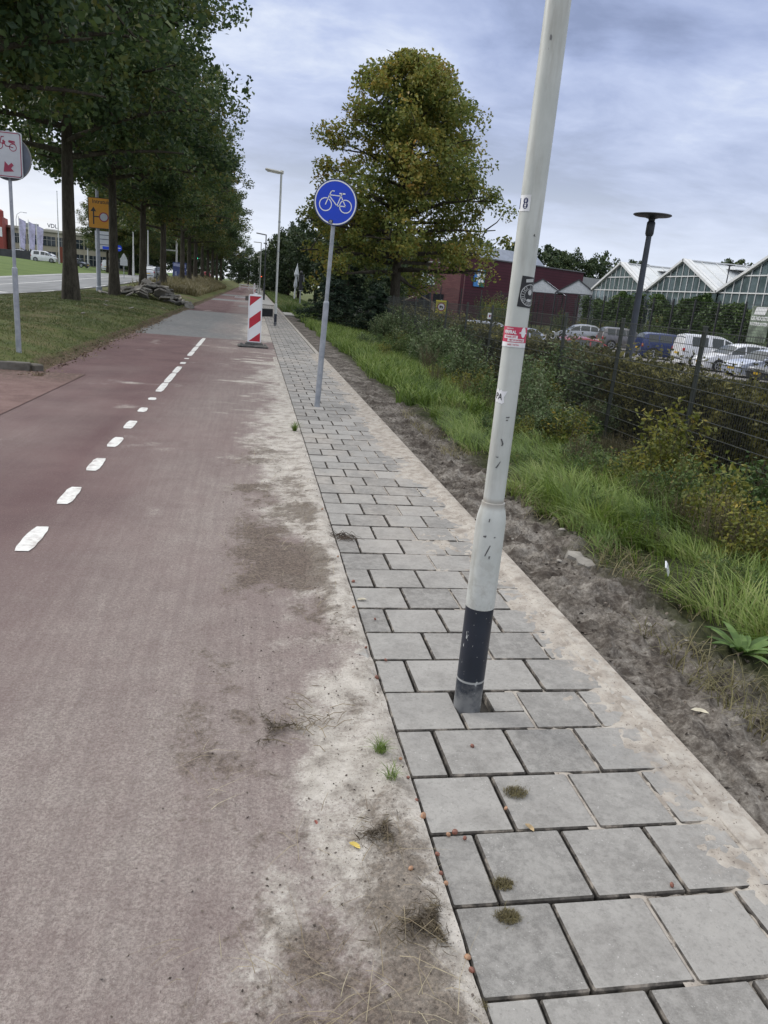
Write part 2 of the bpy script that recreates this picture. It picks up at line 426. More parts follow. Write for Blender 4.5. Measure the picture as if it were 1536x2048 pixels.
def a_dirt(x, y):
    n = fbm(x*2.3+30, y*1.6+5, 5, .62)
    zone = np.exp(-((x-.12-.08*np.sin(y*1.7))/.30)**2)*smooth(12, 6, y)*.8+.75*np.exp(-((x-.47)/.12)**2)*smooth(9, 4, y)
    n = n+.35*(fbm(x*11, y*11+3, 4, .65)-.5)
    return np.clip((n-.37)*4.2*zone, 0, 1)
def path_z(x, y):
    s = a_sand(x, y)
    ridge = smooth(.30, .56, x)*smooth(14, 6, y)*.020
    dip = -.012*smooth(.585, .62, x)
    return .004+s*(.006+ridge*(.6+.8*fbm(x*5, y*3, 3)))+s*smooth(.1, .3, x)*smooth(9, 5, y)*((fbm(x*14, y*14, 3)-.5)*.020)+a_dirt(x, y)*smooth(9, 6, y)*(fbm(x*22, y*22, 3)-.4)*.016+dip*smooth(12, 6, y)
pm = M('path_red')
pX, pY, _ = pm.xyz()
grain = pm.noise(230, 2, .6); grain2 = pm.noise(75, 3, .65); n5 = pm.noise(5, 5, .6); n1 = pm.noise(.8, 4, .6)
red = pm.mix(pm.rng(n1, .35, .65), (.104, .060, .061), (.138, .084, .083))
greyp = pm.mix(pm.rng(n5, .3, .7), (.135, .14, .142), (.19, .195, .195))
def band(y0, y1, x0=-9, wob=.5):
    yy = pm.math('ADD', pY, pm.math('MULTIPLY', pm.math('SUBTRACT', n5, .5), .25))
    return pm.math('MULTIPLY', pm.rng(yy, y0-.05, y0+.05), pm.rng(yy, y1+.05, y1-.05))
gmask = band(22.9, 41.0)
for a, b_, x0 in ((52, 56, -.9), (64, 69, -9), (84, 92, -9)):
    q = band(a, b_)
    if x0 > -5: q = pm.math('MULTIPLY', q, pm.rng(pX, x0-.1, x0+.1))
    gmask = pm.math('MAXIMUM', gmask, q)
base = pm.mix(gmask, red, greyp)
base = pm.mix(pm.math('MULTIPLY', pm.rng(grain, .56, .72), .5), base, (.36, .30, .28))
base = pm.mix(pm.math('MULTIPLY', pm.rng(grain, .42, .28), .45), base, (.06, .045, .045))
dustc = pm.mix(pm.rng(pm.noise(110, 4, .8), .34, .66), (.185, .153, .139), (.36, .315, .288))
tread = pm.noise(1.0, 4, .6, stretch=(26, 1.1, 1))
dustc = pm.mix(pm.math('MULTIPLY', pm.rng(tread, .36, .66), .32), dustc, (.155, .125, .118))
dm = pm.math('MULTIPLY', pm.attr('dust'), pm.rng(pm.math('ADD', pm.math('MULTIPLY', grain2, .5), pm.math('MULTIPLY', n5, .8)), .35, .95, .70, 1.15), True)
c = pm.mix(dm, base, dustc)
c = pm.mix(pm.math('MULTIPLY', pm.rng(pm.noise(95, 3, .75), .60, .70), .45), c, (.075, .060, .056))
c = pm.mix(pm.math('MULTIPLY', pm.rng(pm.noise(120, 2, .7), .64, .72), .40), c, (.46, .42, .39))
sa = pm.attr('sand')
sm_ = pm.rng(pm.math('ADD', sa, pm.math('ADD', pm.math('MULTIPLY', pm.math('SUBTRACT', grain2, .5), .9), pm.math('MULTIPLY', pm.math('SUBTRACT', n5, .5), .5))), 0.10, .85)
sandc = pm.ramp(pm.math('ADD', pm.math('MULTIPLY', pm.noise(9, 6, .65), .8), pm.math('MULTIPLY', grain2, .25)), [(.38, (.23, .205, .18)), (.50, (.39, .358, .318)), (.65, (.52, .485, .44))])
sandc = pm.mix(pm.math('MULTIPLY', pm.rng(pm.noise(120, 2, .6), .62, .68), .75), sandc, (.09, .075, .062))
c = pm.mix(sm_, c, sandc)
di = pm.rng(pm.math('ADD', pm.attr('dirt'), pm.math('MULTIPLY', pm.math('SUBTRACT', pm.noise(26, 6, .75), .5), 1.9)), .25, .85)
c = pm.mix(pm.math('MULTIPLY', di, .75), c, pm.mix(pm.rng(pm.noise(70, 5, .85), .42, .62), (.050, .036, .026), (.185, .148, .115)))
crumb = pm.noise(33, 3, .75)
c = pm.mix(pm.math('MULTIPLY', pm.rng(crumb, .69, .73), .8), c, (.07, .055, .048))
pm.set(c, .88, 0, .25)
pm.bump(pm.math('ADD', grain, pm.math('ADD', pm.math('MULTIPLY', grain2, .8), pm.noise(120, 3, .7))), .7, .007)
pxs = np.concatenate([np.arange(-3.8, -1.0, .07), np.arange(-1.0, .60, .025), [.605, .62]])
pys = np.concatenate([np.arange(.3, 9, .025), np.arange(9, 20, .07), np.arange(20, 46, .2), np.arange(46, 190, 2.0), [190, 260]])
tag(add('cycle_path', grid_mesh('cycle_path', pxs, pys, path_z, pm.m, {'sand': a_sand, 'dust': a_dust, 'dirt': a_dirt})), 'red cycle path', kind='structure')

# paler red branch on the left, laid against the main path
sm = M('path_branch')
g_ = sm.noise(200, 2); h_ = sm.noise(3, 5)
c = sm.mix(sm.rng(h_, .3, .7), (.115, .068, .062), (.175, .112, .102))
c = sm.mix(sm.math('MULTIPLY', sm.rng(g_, .55, .7), .5), c, (.42, .36, .32))
_, sY, _ = sm.xyz()
lt = sm.math('MULTIPLY', sm.rng(sY, 11.2, 12.9), sm.rng(sm.noise(16, 5, .7), .38, .6))
c = sm.mix(lt, c, (.085, .062, .048))
sm.set(c, .9, 0, .2); sm.bump(g_, .5, .006)
b = B(); b.quad((-14, 3.5, .011), (-2.84, 3.5, .011), (-2.76, 9, .011), (-2.63, 12.98, .011), (-14, 12.98, .011))
tag(b.build('side_path', sm.m), 'paler red side path', kind='structure')

# road beyond the left verge
rm = M('asphalt'); n = rm.noise(1.2, 5, .6, stretch=(1, .15, 1)); n2 = rm.noise(40, 3)
c = rm.mix(rm.rng(n, .3, .7), (.17, .175, .18), (.25, .255, .26)); rm.set(c, .85, 0, .3); rm.bump(n2, .3, .01)
def strip(name, x0, x1, ys, dz, mat):
    V = []; 
    for y in ys: V += [(x0, y, g1(x0, y)+dz), (x1, y, g1(x1, y)+dz)]
    F = [(2*i, 2*i+1, 2*i+3, 2*i+2) for i in range(len(ys)-1)]
    me = bpy.data.meshes.new(name); me.from_pydata(V, [], F); me.update(); me.materials.append(mat); return me
rys = [0, 10, 20, 30]+list(range(36, 130, 4))+[140, 170, 220, 400, 900]
tag(add('road', strip('road', -21.4, -12.0, rys, .012, rm.m)), 'grey asphalt road', kind='structure')
white = plain('road_paint', (.72, .72, .70), .6, var=.08, scale=12, dirt=(.40, .37, .35), dirt_amt=.45)
b = B()
def mark(x0, y0, x1, y1):
    n = max(1, int((y1-y0)/4))
    for i in range(n):
        a, c_ = y0+(y1-y0)*i/n, y0+(y1-y0)*(i+1)/n
        b.quad((x0, a, g1(x0, a)+.018), (x1, a, g1(x1, a)+.018), (x1, c_, g1(x1, c_)+.018), (x0, c_, g1(x0, c_)+.018))
mark(-16.8, 30, -16.65, 200); mark(-20.9, 30, -20.75, 200)
for y in range(34, 46, 2): mark(-14.0, y, -12.9, y+.9)
for y in range(20, 200, 6): mark(-12.6, y, -12.45, y+3)
tag(b.build('road_marking', white), 'white painted road lines', kind='structure')
kb = plain('old_concrete', (.115, .108, .095), .9, var=.25, scale=7, dirt=(.07, .06, .045), dirt_amt=.8)
b = B()
for y in range(14, 130, 2):
    for dy in (0, 1): b.box((-11.85, y+dy+.5, g1(-12.0, y+dy+.5)+.035), (.14, .985, .14), bev=.012)
tag(b.build('road_kerb', kb), 'grey road kerb', kind='structure')
# kerb closing the verge by the branch path
b = B()
for i in range(10): b.box((-3.98-1.0*i, 13.03, .055), (.985, .13, .16), bev=.015)
b.box((-3.42, 13.10, .045), (.16, .20, .13), rz=.9, bev=.02)
tag(b.build('verge_kerb', kb), 'dark weathered kerb closing the verge', kind='structure')
# parking lot
am = plain('parking_paving', (.21, .20, .195), .9, var=.2, scale=3)
b = B(); b.quad((10.6, -20, -.985), (29.5, -20, -.985), (29.5, 130, -.985), (10.6, 130, -.985))
tag(b.build('parking_lot', am), 'paved parking lot', kind='structure')

# ------------------------------------------------------------------ pavement of 30 x 30 slabs
tm = M('paving_slab')
rnd = tm.island(); n9 = tm.noise(7, 6, .65); ng = tm.noise(260, 2, .6); nsp = tm.noise(120, 1, .5)
c = tm.mix(rnd, (.145, .140, .131), (.315, .303, .284))
c = tm.mix(tm.math('MULTIPLY', tm.rng(n9, .42, .68), .40), c, (.36, .348, .325))
c = tm.mix(tm.math('MULTIPLY', tm.rng(tm.noise(3.1, 6, .72), .46, .66), .5), c, (.13, .122, .112))
c = tm.mix(tm.math('MULTIPLY', tm.rng(ng, .35, .7), .35), c, (.33, .32, .31))
c = tm.mix(tm.math('MULTIPLY', tm.math('MULTIPLY', tm.rng(nsp, .66, .76), tm.rng(tm.noise(9, 3), .45, .6)), .5), c, (.55, .54, .52))
c = tm.mix(tm.math('MULTIPLY', tm.rng(tm.noise(48, 5, .75), .56, .70), .35), c, (.12, .115, .108))
tX, tY, tZ = tm.xyz()
sd_ = tm.rng(tm.math('ADD', tX, tm.math('ADD', tm.math('MULTIPLY', tm.math('SUBTRACT', tm.noise(2.4, 5, .65), .5), 1.0), tm.math('MULTIPLY', tm.math('SUBTRACT', tm.noise(24, 4, .7), .5), .5))), 1.60, 1.80)
far_s = tm.math('MULTIPLY', tm.rng(tY, 3.0, 7.0), tm.math('MULTIPLY', tm.rng(tm.noise(1.3, 5, .6, stretch=(1, .5, 1)), .44, .66), .7))
sd_ = tm.math('MAXIMUM', tm.math('MULTIPLY', sd_, .85), far_s)
c = tm.mix(tm.math('MULTIPLY', tm.rng(tm.noise(28, 6, .8), .40, .62), .38), c, (.34, .328, .31))
c = tm.mix(tm.math('MULTIPLY', tm.rng(tm.noise(65, 4, .8), .52, .66), .34), c, (.115, .11, .103))
c = tm.mix(sd_, c, tm.ramp(tm.noise(11, 5, .65), [(.35, (.25, .22, .195)), (.5, (.35, .32, .285)), (.68, (.42, .39, .355))]))
tm.set(c, .85, 0, .3); tm.bump(tm.math('ADD', ng, tm.math('MULTIPLY', n9, .6)), .35, .004)
jd = plain('joint_sand', (.026, .023, .020), .95, var=.4, scale=30)
b = B(); b.quad((.60, .2, -.026), (1.69, .2, -.026), (1.69, 62, -.026), (.60, 62, -.026)); 
tag(b.build('paving_bed', jd), 'dark sand bed under the slabs', kind='structure')
rt = random.Random(5); b = B()
Y0 = 2.575-.30*8; X0 = .622
def slab(x0, x1, y0, y1, near):
    g_ = .0046; dz = rt.uniform(-.003, .003); tx, ty = rt.uniform(-.006, .006), rt.uniform(-.006, .006); rz = rt.uniform(-.006, .006)
    jx, jy = rt.uniform(-.0015, .0015), rt.uniform(-.0015, .0015)
    b.box(((x0+x1)/2+jx, (y0+y1)/2+jy, -.018+dz), (x1-x0-2*g_, y1-y0-2*g_, .06), rz=rz, rx=tx, ry=ty, bev=.005 if near else .004)
for r_ in range(200):
    y0 = Y0+.30*r_; y1 = y0+.30; near = y0 < 12; full = (r_-8) % 2 == 0
    xs_ = [0, .30, .60, .90, 1.05] if full else [0, .15, .45, .75, 1.05]
    for a, c_ in zip(xs_, xs_[1:]):
        if r_ == 8 and abs(a-.30) < .01:          # notched slab round the lamp post
            slab(X0+a, X0+c_, y0, y0+.135, near); slab(X0+a+.152, X0+c_, y0+.126, y1, near); continue
        slab(X0+a, X0+c_, y0, y1, near)
sl_ = B(); sl_.v, sl_.f = b.v, b.f
me = sl_.mesh('sidewalk', [tm.m])
dk = plain('slab_edge_dirt', (.060, .054, .047), .95, var=.5, scale=40, dirt=(.30, .265, .225), dirt_amt=.85); me.materials.append(dk)
nz = np.empty(len(me.polygons)*3, np.float32); me.polygons.foreach_get('normal', nz); me.polygons.foreach_set('material_index', (nz.reshape(-1, 3)[:, 2] < .93).astype(np.int32))
tag(add('sidewalk', me), 'grey concrete slab pavement', kind='structure')
b = B(); b.quad((.60, 62.1, .012), (1.69, 62.1, .012), (1.69, 190, .012), (.60, 190, .012))
tag(b.build('sidewalk', plain('far_paving', (.27, .265, .255), .9, var=.1, scale=4)), 'pavement continuing to the crossing', kind='structure')
# edging band on the right
em = M('edging'); n = em.noise(6, 5, .6); 
c = em.mix(em.rng(n, .3, .7), (.24, .245, .245), (.33, .33, .32))
eX, eY, _ = em.xyz()
ms = em.rng(em.math('ADD', em.noise(2.1, 5, .65), em.math('MULTIPLY', em.noise(30, 4, .7), .25)), .46, .66)
ms = em.math('MAXIMUM', ms, em.rng(eY, 3.9, 4.6, 0, .85))
c = em.mix(ms, c, em.ramp(em.noise(13, 5, .65), [(.35, (.27, .24, .21)), (.55, (.40, .37, .33)), (.7, (.46, .43, .385))]))
em.set(c, .9, 0, .2); em.bump(em.noise(180, 2), .3, .004)
b = B()
for i in range(62): b.box((1.732, .2+i+.5-.38, -.03), (.10, .990, .10), rz=rt.uniform(-.003, .003), bev=.006)
b.quad((1.68, 62, .02), (1.79, 62, .02), (1.79, 190, .02), (1.68, 190, .02))
tag(b.build('edging', em.m), 'narrow concrete edging band', kind='structure')
# sand blown over the right side of the slabs and the edging
def sand_lay(x, y):
    t = fbm(x*3.1+2, y*1.6, 5, .6)*.75+fbm(x*14, y*11+8, 3)*.25
    edge = smooth(1.42, 1.70, x)*.25+smooth(3.6, 5.5, y)*.15*smooth(1.25, 1.6, x)-.10*smooth(3.6, 2.6, y)+.5*(fbm(x*30, y*30, 3)-.5)
    lim = np.where(x > 1.685, .024, .0125)
    return lim+np.clip((t+edge-.66)*.05, -.03, .010)*smooth(1.2, 1.3, x)*smooth(1.80, 1.76, x)-.004
spm = M('loose_sand'); q_ = spm.noise(11, 6, .65); q2 = spm.noise(150, 2)
c = spm.ramp(q_, [(.35, (.25, .22, .19)), (.5, (.36, .325, .285)), (.68, (.44, .41, .365))])
c = spm.mix(spm.math('MULTIPLY', spm.rng(spm.noise(70, 3, .7), .60, .66), .7), c, (.09, .07, .058))
spm.set(c, .95, 0, .1); spm.bump(q2, .4, .005)
sx = np.arange(1.18, 1.80, .02); sy = np.concatenate([np.arange(1.0, 8, .02), np.arange(8, 20, .06)])
tag(add('sand_cover', grid_mesh('sand_cover', sx, sy, sand_lay, spm.m)), 'loose sand drifted over the slabs', kind='stuff')
# low sloping gutter band, mostly under sand, at the left edge of the slabs
b = B()
for i in range(30):
    b.box((.565, .3+i*.6+.3, -.036), (.10, .592, .10), ry=-.10, bev=.012)
tag(b.build('gutter', em.m), 'concrete gutter band half under sand', kind='structure')
# slab stub crossing on the right
b = B(); b.box((2.6, 45.5, .02), (1.6, 3.4, .08), bev=.02)
tag(b.build('crossing', plain('pale_slab', (.40, .39, .36), .9)), 'pale slab stub beside the pavement', kind='structure')

# centre line: short worn dashes, then longer ones
b = B(); rd = random.Random(3)
def dash(y0, y1, xc=-1.325, wd=.108):
    n = max(2, int((y1-y0)/.07)); L_, R_ = [], []
    for i in range(n+1):
        t = i/n; y = y0+(y1-y0)*t; e = .016*(abs(2*t-1)**6)
        L_.append((xc-wd/2+rd.uniform(-.004, .004)+e, y, .0088)); R_.append((xc+wd/2+rd.uniform(-.004, .004)-e, y, .0088))
    o = b.addv(L_+R_); m = n+1
    for i in range(n): b.face((o+i, o+m+i, o+m+i+1, o+i+1))
for y in (4.82, 5.84, 6.87, 7.86, 8.84): dash(y-.24, y+.24)
dash(9.72, 10.05); dash(10.72, 10.95)
for a, c_ in ((11.55, 12.55), (12.62, 13.9), (13.98, 15.0), (15.5, 15.85), (16.5, 16.68), (17.2, 18.3), (18.38, 19.6), (19.7, 22.6)): dash(a, c_)
tag(b.build('path_marking', plain('path_paint', (.66, .655, .63), .6, var=.10, scale=30, dirt=(.30, .25, .235), dirt_amt=.65)), 'white centre line dashes', kind='structure')
# ------------------------------------------------------------------ vegetation
bark = M('bark_oak'); n = bark.noise(5, 6, .7, stretch=(1, 1, .22)); n2 = bark.noise(22, 4, .7, stretch=(1, 1, .3))
bark.set(bark.ramp(bark.math('ADD', bark.math('MULTIPLY', n, .6), bark.math('MULTIPLY', n2, .4)), [(.36, (.030, .026, .020)), (.52, (.068, .060, .046)), (.68, (.115, .105, .082))]), .95, 0, .15)
bark.bump(bark.math('ADD', n, n2), .9, .04); BARK = bark.m
OAK = leaf('oak_leaves', [(.12, (.028, .054, .026)), (.40, (.058, .098, .036)), (.65, (.092, .138, .040)), (.92, (.16, .16, .042))], .36, .45)
OAK2 = leaf('oak_leaves_warm', [(.12, (.036, .060, .025)), (.40, (.076, .112, .036)), (.65, (.122, .148, .040)), (.92, (.21, .15, .042))], .36, .45)
AUT = leaf('autumn_leaves', [(.10, (.085, .125, .034)), (.38, (.155, .195, .045)), (.62, (.225, .23, .05)), (.86, (.30, .245, .05)), (.98, (.34, .20, .045))], .36, .35)
FAR = leaf('far_leaves', [(.15, (.024, .044, .022)), (.5, (.050, .080, .034)), (.85, (.090, .118, .044))], .15, .25)
CON = leaf('conifer_needles', [(.15, (.014, .030, .018)), (.5, (.028, .052, .028)), (.85, (.050, .080, .038))], .1, 1.0)

def tree_parts(seed, H, r0, first, env, nl, per, leaf_s, clump, mat, wob=.12, top=.93, sub=5, clip=9.0):
    """tapered trunk with limbs, and leaves gathered in clumps along the limbs"""
    rng = np.random.default_rng(seed); b = B()
    ths = np.linspace(0, H*top, 12); ph = rng.uniform(0, 6, 2)
    px = wob*np.sin(ths/H*5+ph[0])*(ths/H); py = wob*np.sin(ths/H*4+ph[1])*(ths/H)
    rad = r0*(1-.9*(ths/(H*top))**.9)+.012; rad[0] *= 1.35
    b.tube([(px[i]-px[0], py[i]-py[0], ths[i]-.25*(i == 0)) for i in range(12)], list(rad), 12)
    at = lambda h: np.array([np.interp(h, ths, px)-px[0], np.interp(h, ths, py)-py[0], h])
    cs, rs = [at(H*top)+np.array([0, 0, clump*.3])], [clump*.8]
    for i in range(nl):
        f = (i+rng.uniform(.1, .9))/nl; h = first+(H*.95-first)*f**.95
        az = i*2.399+rng.uniform(-.5, .5); ln = env(h/H)*rng.uniform(.70, 1.08 if clip > 5 else 1.0)
        slope = rng.uniform(-.22, .25)+.65*f; p0 = at(h); d = np.array([math.cos(az), math.sin(az), 0])
        pts = []
        for t in np.linspace(0, 1, 6):
            pts.append(p0+d*ln*t+np.array([0, 0, 1])*ln*slope*(t-.35*t*t)+rng.normal(0, .05, 3)*ln*.35*t)
        rr = max(.02, np.interp(h, ths, rad)*.55)
        b.tube(pts, [rr*(1-.85*t)+.008 for t in np.linspace(0, 1, 6)], 6, cap=False)
        for q in range(sub):
            t = rng.uniform(.30, 1.02); k_ = int(min(t*5, 4.99)); base_ = pts[k_]+(pts[k_+1]-pts[k_])*(t*5-k_)
            off = rng.normal(0, 1, 3)*np.array([.30, .30, .22])*ln*.55*(.4+.6*t)
            off[2] += .08*ln
            c_ = base_+off
            if math.hypot(c_[0], c_[1]) > clip*env(c_[2]/H): continue
            cs.append(c_); rs.append(clump*rng.uniform(.6, 1.15))
            if q % 2 == 0: b.tube([base_, (base_+c_)/2+rng.normal(0, .06, 3), c_], [rr*.35+.006, rr*.22+.005, .004], 5, cap=False)
    cs = np.array(cs); rs = np.array(rs)
    P = clump_pts(cs, rs, per, rng, .72)
    tm_ = b.mesh('trunk', BARK, True)
    lm = leaf_mesh('crown', P, leaf_s, mat, rng, flat=.2)
    return tm_, lm
def make_tree(name, meshes, loc, rz, sc, label, cat='tree', group=None):
    t = empty(name, loc, rz, label, cat, group); t.scale = (sc,)*3 if isinstance(sc, (int, float)) else sc
    add('trunk', meshes[0], t); add('crown', meshes[1], t); return t

# the row of street oaks on the left verge
oenv = lambda u: float(np.interp(u, [.25, .36, .50, .70, .85, 1.0], [3.9, 5.2, 5.6, 4.5, 2.9, 1.0]))
oaks = [tree_parts(21, 17.5, .27, 4.9, oenv, 54, 135, .215, 1.0, OAK, sub=7),
        tree_parts(22, 16.5, .24, 4.9, oenv, 54, 135, .215, 1.0, OAK, sub=7),
        tree_parts(23, 17.0, .25, 4.3, oenv, 52, 135, .215, 1.0, OAK2, sub=7)]
TY = [(21.5, -7.6, 0, 1.0, 1.0, 'oak just outside the left edge whose dark crown fills the top left corner'),
      (31.6, -6.86, 0, .6, 1.0, 'thickest dark oak trunk, nearest in the row, right of the bicycle and moped sign'),
      (40.8, -6.8, 1, 1.9, 1.0, 'oak standing in front of the yellow diversion sign'),
      (51.5, -6.85, 1, 4.1, .97, 'oak rising out of the heap of broken slabs'),
      (62.2, -6.8, 2, 3.0, 1.0, 'oak just right of the heap of broken slabs'),
      (78.6, -6.8, 1, 5.2, 1.0, 'oak beside the blue and white advertising board'),
      (87.2, -6.8, 2, .4, .95, 'slim oak in the tall dry grass past the advertising board'),
      (96.1, -6.8, 0, 2.2, .95, None), (109.0, -6.8, 1, 1.3, .95, None), (122.0, -6.8, 2, 4.0, .95, None), (136.0, -6.8, 0, 5.5, .95, None), (152.0, -6.8, 1, .9, .95, None), (170.0, -6.8, 2, 2.9, .95, None)]
for y, x, v, rz, sc, lab in TY:
    make_tree('oak_tree', oaks[v], (x, y, g1(x, y)), rz, sc, lab or 'distant oak in the dark tree row beyond the tall dry grass', 'tree', 'row of oaks on the verge')
# second row and trees across the road
for i, (x, y, v, sc, rz) in enumerate(((-20.0, 132, 2, .72, 1), (-17.2, 136, 1, .78, 2.2), (-15.5, 128, 2, .70, 3.3), (-17.5, 158, 0, .85, .4), (-22, 152, 1, .72, 5), (-13.5, 172, 2, .85, 4), (-20, 176, 1, .9, 1.4), (-12, 200, 0, 1, 2))):
    make_tree('street_tree', oaks[v], (x-3, y, g1(x-3, y)-.1), rz, (sc*1.25, sc*1.25, sc), 'leafy tree on the grass across the road, behind the oak trunks', 'tree', 'trees across the road')

# the big autumn tree
aenv = lambda u: float(np.interp(u, [.16, .25, .35, .5, .65, .8, .92, 1.0], [5.0, 6.0, 6.0, 5.5, 4.7, 3.7, 2.4, .8]))
at_ = tree_parts(31, 14.4, .34, 3.4, aenv, 74, 112, .20, .86, AUT, wob=.3, sub=8, clip=1.06)
make_tree('autumn_tree', at_, (7.95, 43.5, -.8), 1.1, 1.0, 'tall broad tree turning yellow and brown behind the blue bicycle sign')

# far trees: rounded crowns of leaf clumps on a trunk
def far_tree(seed, H, rx, mat=FAR, n=150, per=34, ls=.42, lo=.18):
    rng = np.random.default_rng(seed); b = B()
    b.tube([(0, 0, -.3), (.1, 0, H*.3), (0, .15, H*.8)], [H*.02, H*.016, .03], 7)
    d = rand_unit(n, rng); r_ = rng.random(n)**.3
    cz = H*(lo+1)/2; cs = d*r_[:, None]*np.array([rx, rx, H*(1-lo)/2]); cs[:, 2] += cz
    k_ = 1-.35*smooth(.55, 1, cs[:, 2]/H); cs[:, :2] *= k_[:, None]
    P = clump_pts(cs, rng.uniform(.5, 1.15, n)*H*.075, per, rng)
    return b.mesh('trunk', BARK, True), leaf_mesh('crown', P, ls, mat, rng)
ft = [far_tree(41, 11, 4.6, lo=.04, n=210), far_tree(42, 13, 4.4, lo=.06, n=220), far_tree(43, 9, 4.8, lo=.03, n=190)]
def far_group(lst, label, group, base):
    for i, (x, y, v, sc) in enumerate(lst):
        make_tree('tree', ft[v], (x, y, base), i*1.7, sc, label, 'tree', group)
far_group([(5.2, 118, 0, .92), (8.2, 104, 1, .95), (10.6, 90, 1, .85), (12.8, 112, 0, 1.05), (7.5, 132, 1, .95), (15.5, 96, 2, 1.1), (18.2, 125, 1, 1.1), (2.6, 165, 0, .8), (6.0, 145, 2, 1.0), (4.2, 128, 2, .85), (11.5, 80, 2, .8), (14, 84, 0, .75), (9.6, 74, 2, .62), (3.2, 190, 1, .75), (-1.5, 260, 1, 1.0), (-5, 275, 0, 1.0), (4, 240, 0, .9), (8, 215, 1, 1)],
          'dark green tree in the belt beyond the path, left of the autumn tree', 'belt of trees beyond the path', -.3)
far_group([(30, 160, 2, 1.55), (36, 165, 0, 1.4), (42, 168, 1, 1.2), (49, 170, 2, 1.75), (56, 166, 0, 1.4), (62, 163, 2, 1.7), (67, 160, 1, 1.15), (73, 158, 0, 1.35), (79, 155, 2, 1.5), (46, 180, 0, 1.5), (59, 178, 1, 1.25), (70, 175, 2, 1.7)],
          'dark green tree rising behind the dark red building', 'trees behind the red building', -1)
far_group([(84, 128, 2, 1.5), (88, 124, 0, 1.2), (94, 120, 2, 1.4), (102, 116, 0, 1.2), (107, 113, 2, 1.5), (113, 108, 1, 1.0), (120, 104, 0, 1.2), (126, 100, 2, 1.4)],
          'tree top showing above the glasshouse roofs', 'trees behind the glasshouses', -1)
far_group([(-27, 190, 0, 1.2), (-31, 205, 1, 1.1), (-22, 185, 2, 1.2), (-25, 178, 2, 1.0), (-16, 200, 2, 1.3), (-10, 260, 2, 1.4), (-23, 215, 1, 1.2), (-36, 215, 2, 1.3), (-18, 225, 0, 1.2), (-13, 240, 1, 1.1)],
          'dark tree behind the office block', 'trees behind the office block', 1.2)

# low spreading conifer beside the path
def conifer(seed, R_, H):
    rng = np.random.default_rng(seed); b = B(); P = []
    b.tube([(0, 0, -.4), (0, 0, H*.4), (.05, 0, H)], [.12, .08, .02], 7)
    for i in range(90):
        f = rng.random(); h = H*(.04+.96*f); az = rng.uniform(0, 6.28); ln = R_*(1-.78*f)*rng.uniform(.75, 1.1)
        n = 90; t = rng.random(n)**.7; wv = (1-t)*.35*ln*.5+.06
        d = np.array([math.cos(az), math.sin(az)]); pr = np.array([-d[1], d[0]])
        xy = d*(t*ln)[:, None]+pr*(rng.normal(0, 1, n)*wv*.6)[:, None]
        z = h+.12*ln*t-.22*ln*t*t+rng.normal(0, .035, n)
        P.append(np.column_stack([xy, z]))
        b.tube([(0, 0, h), (d[0]*ln*.5, d[1]*ln*.5, h+.005*ln), (d[0]*ln*.95, d[1]*ln*.95, h-.09*ln)], [.025, .014, .004], 4, cap=False)
    return b.mesh('trunk', BARK, True), leaf_mesh('crown', np.concatenate(P), .15, CON, rng, flat=.6, aspect=.35)
cm = [conifer(51, 2.3, 2.3), conifer(52, 2.5, 3.4), conifer(53, 2.0, 2.8)]
for x, y, v, sc, lab in ((3.9, 38.5, 0, 1.05, 'low dark conifer spreading over the grass behind the blue sign pole'),
                         (5.9, 36.8, 2, .9, 'dark conifer right of the blue sign pole, in front of the brown fence end'),
                         (5.2, 43.5, 1, 1.0, 'taller dark conifer behind the low spreading one')):
    make_tree('conifer_shrub', cm[v], (x, y, g1(x, y)-.05), x, sc, lab, 'shrub', None)

# ---- plants on the bank in front of the fence
WEED = {
 'bramble': leaf('bramble_leaves', [(.1, (.055, .090, .030)), (.45, (.105, .160, .045)), (.75, (.16, .20, .055)), (.95, (.24, .15, .05))], .25, 2.5),
 'yellow': leaf('yellowing_leaves', [(.1, (.085, .108, .022)), (.45, (.155, .17, .03)), (.75, (.25, .23, .04)), (.95, (.36, .25, .045))], .3, 2.5),
 'green': leaf('weed_leaves', [(.1, (.044, .082, .026)), (.5, (.082, .14, .038)), (.9, (.145, .215, .06))], .3, 2.5),
 'grey': leaf('sallow_leaves', [(.1, (.060, .092, .038)), (.5, (.118, .168, .068)), (.85, (.20, .25, .12)), (.97, (.42, .44, .33))], .25, 2.5),
 'dry': leaf('dry_stalks', [(.1, (.085, .070, .038)), (.5, (.125, .105, .058)), (.9, (.18, .145, .085))], .2, 2.5)}
STEM = plain('plant_stem', (.10, .085, .045), .9, var=.3)
def weed(seed, H, R_, kind, ns, per, ls, upright=.5, aspect=.5):
    rng = np.random.default_rng(seed); b = B(); P = []
    for i in range(ns):
        az = rng.uniform(0, 6.28); r_ = R_*rng.random()**.6; h = H*rng.uniform(.55, 1.05)*(1-.35*(r_/R_)**2)
        p0 = np.array([math.cos(az)*r_*.45, math.sin(az)*r_*.45, -.05]); tip = np.array([math.cos(az)*r_, math.sin(az)*r_, h])
        mid = (p0+tip)/2+np.array([0, 0, h*.14])+rng.normal(0, .04, 3)
        b.tube([p0, mid, tip], [.006, .005, .002], 4, cap=False)
        t = rng.uniform(.12, 1, per)[:, None]
        q = (1-t)**2*p0+2*t*(1-t)*mid+t*t*tip
        P.append(q+rng.normal(0, 1, (per, 3))*np.array([.075, .075, .06])*(H/1.0)**.5*(1.15-.55*t))
    return b.mesh('stem', STEM), leaf_mesh('foliage', np.concatenate(P), ls, WEED[kind], rng, flat=.25, aspect=aspect)
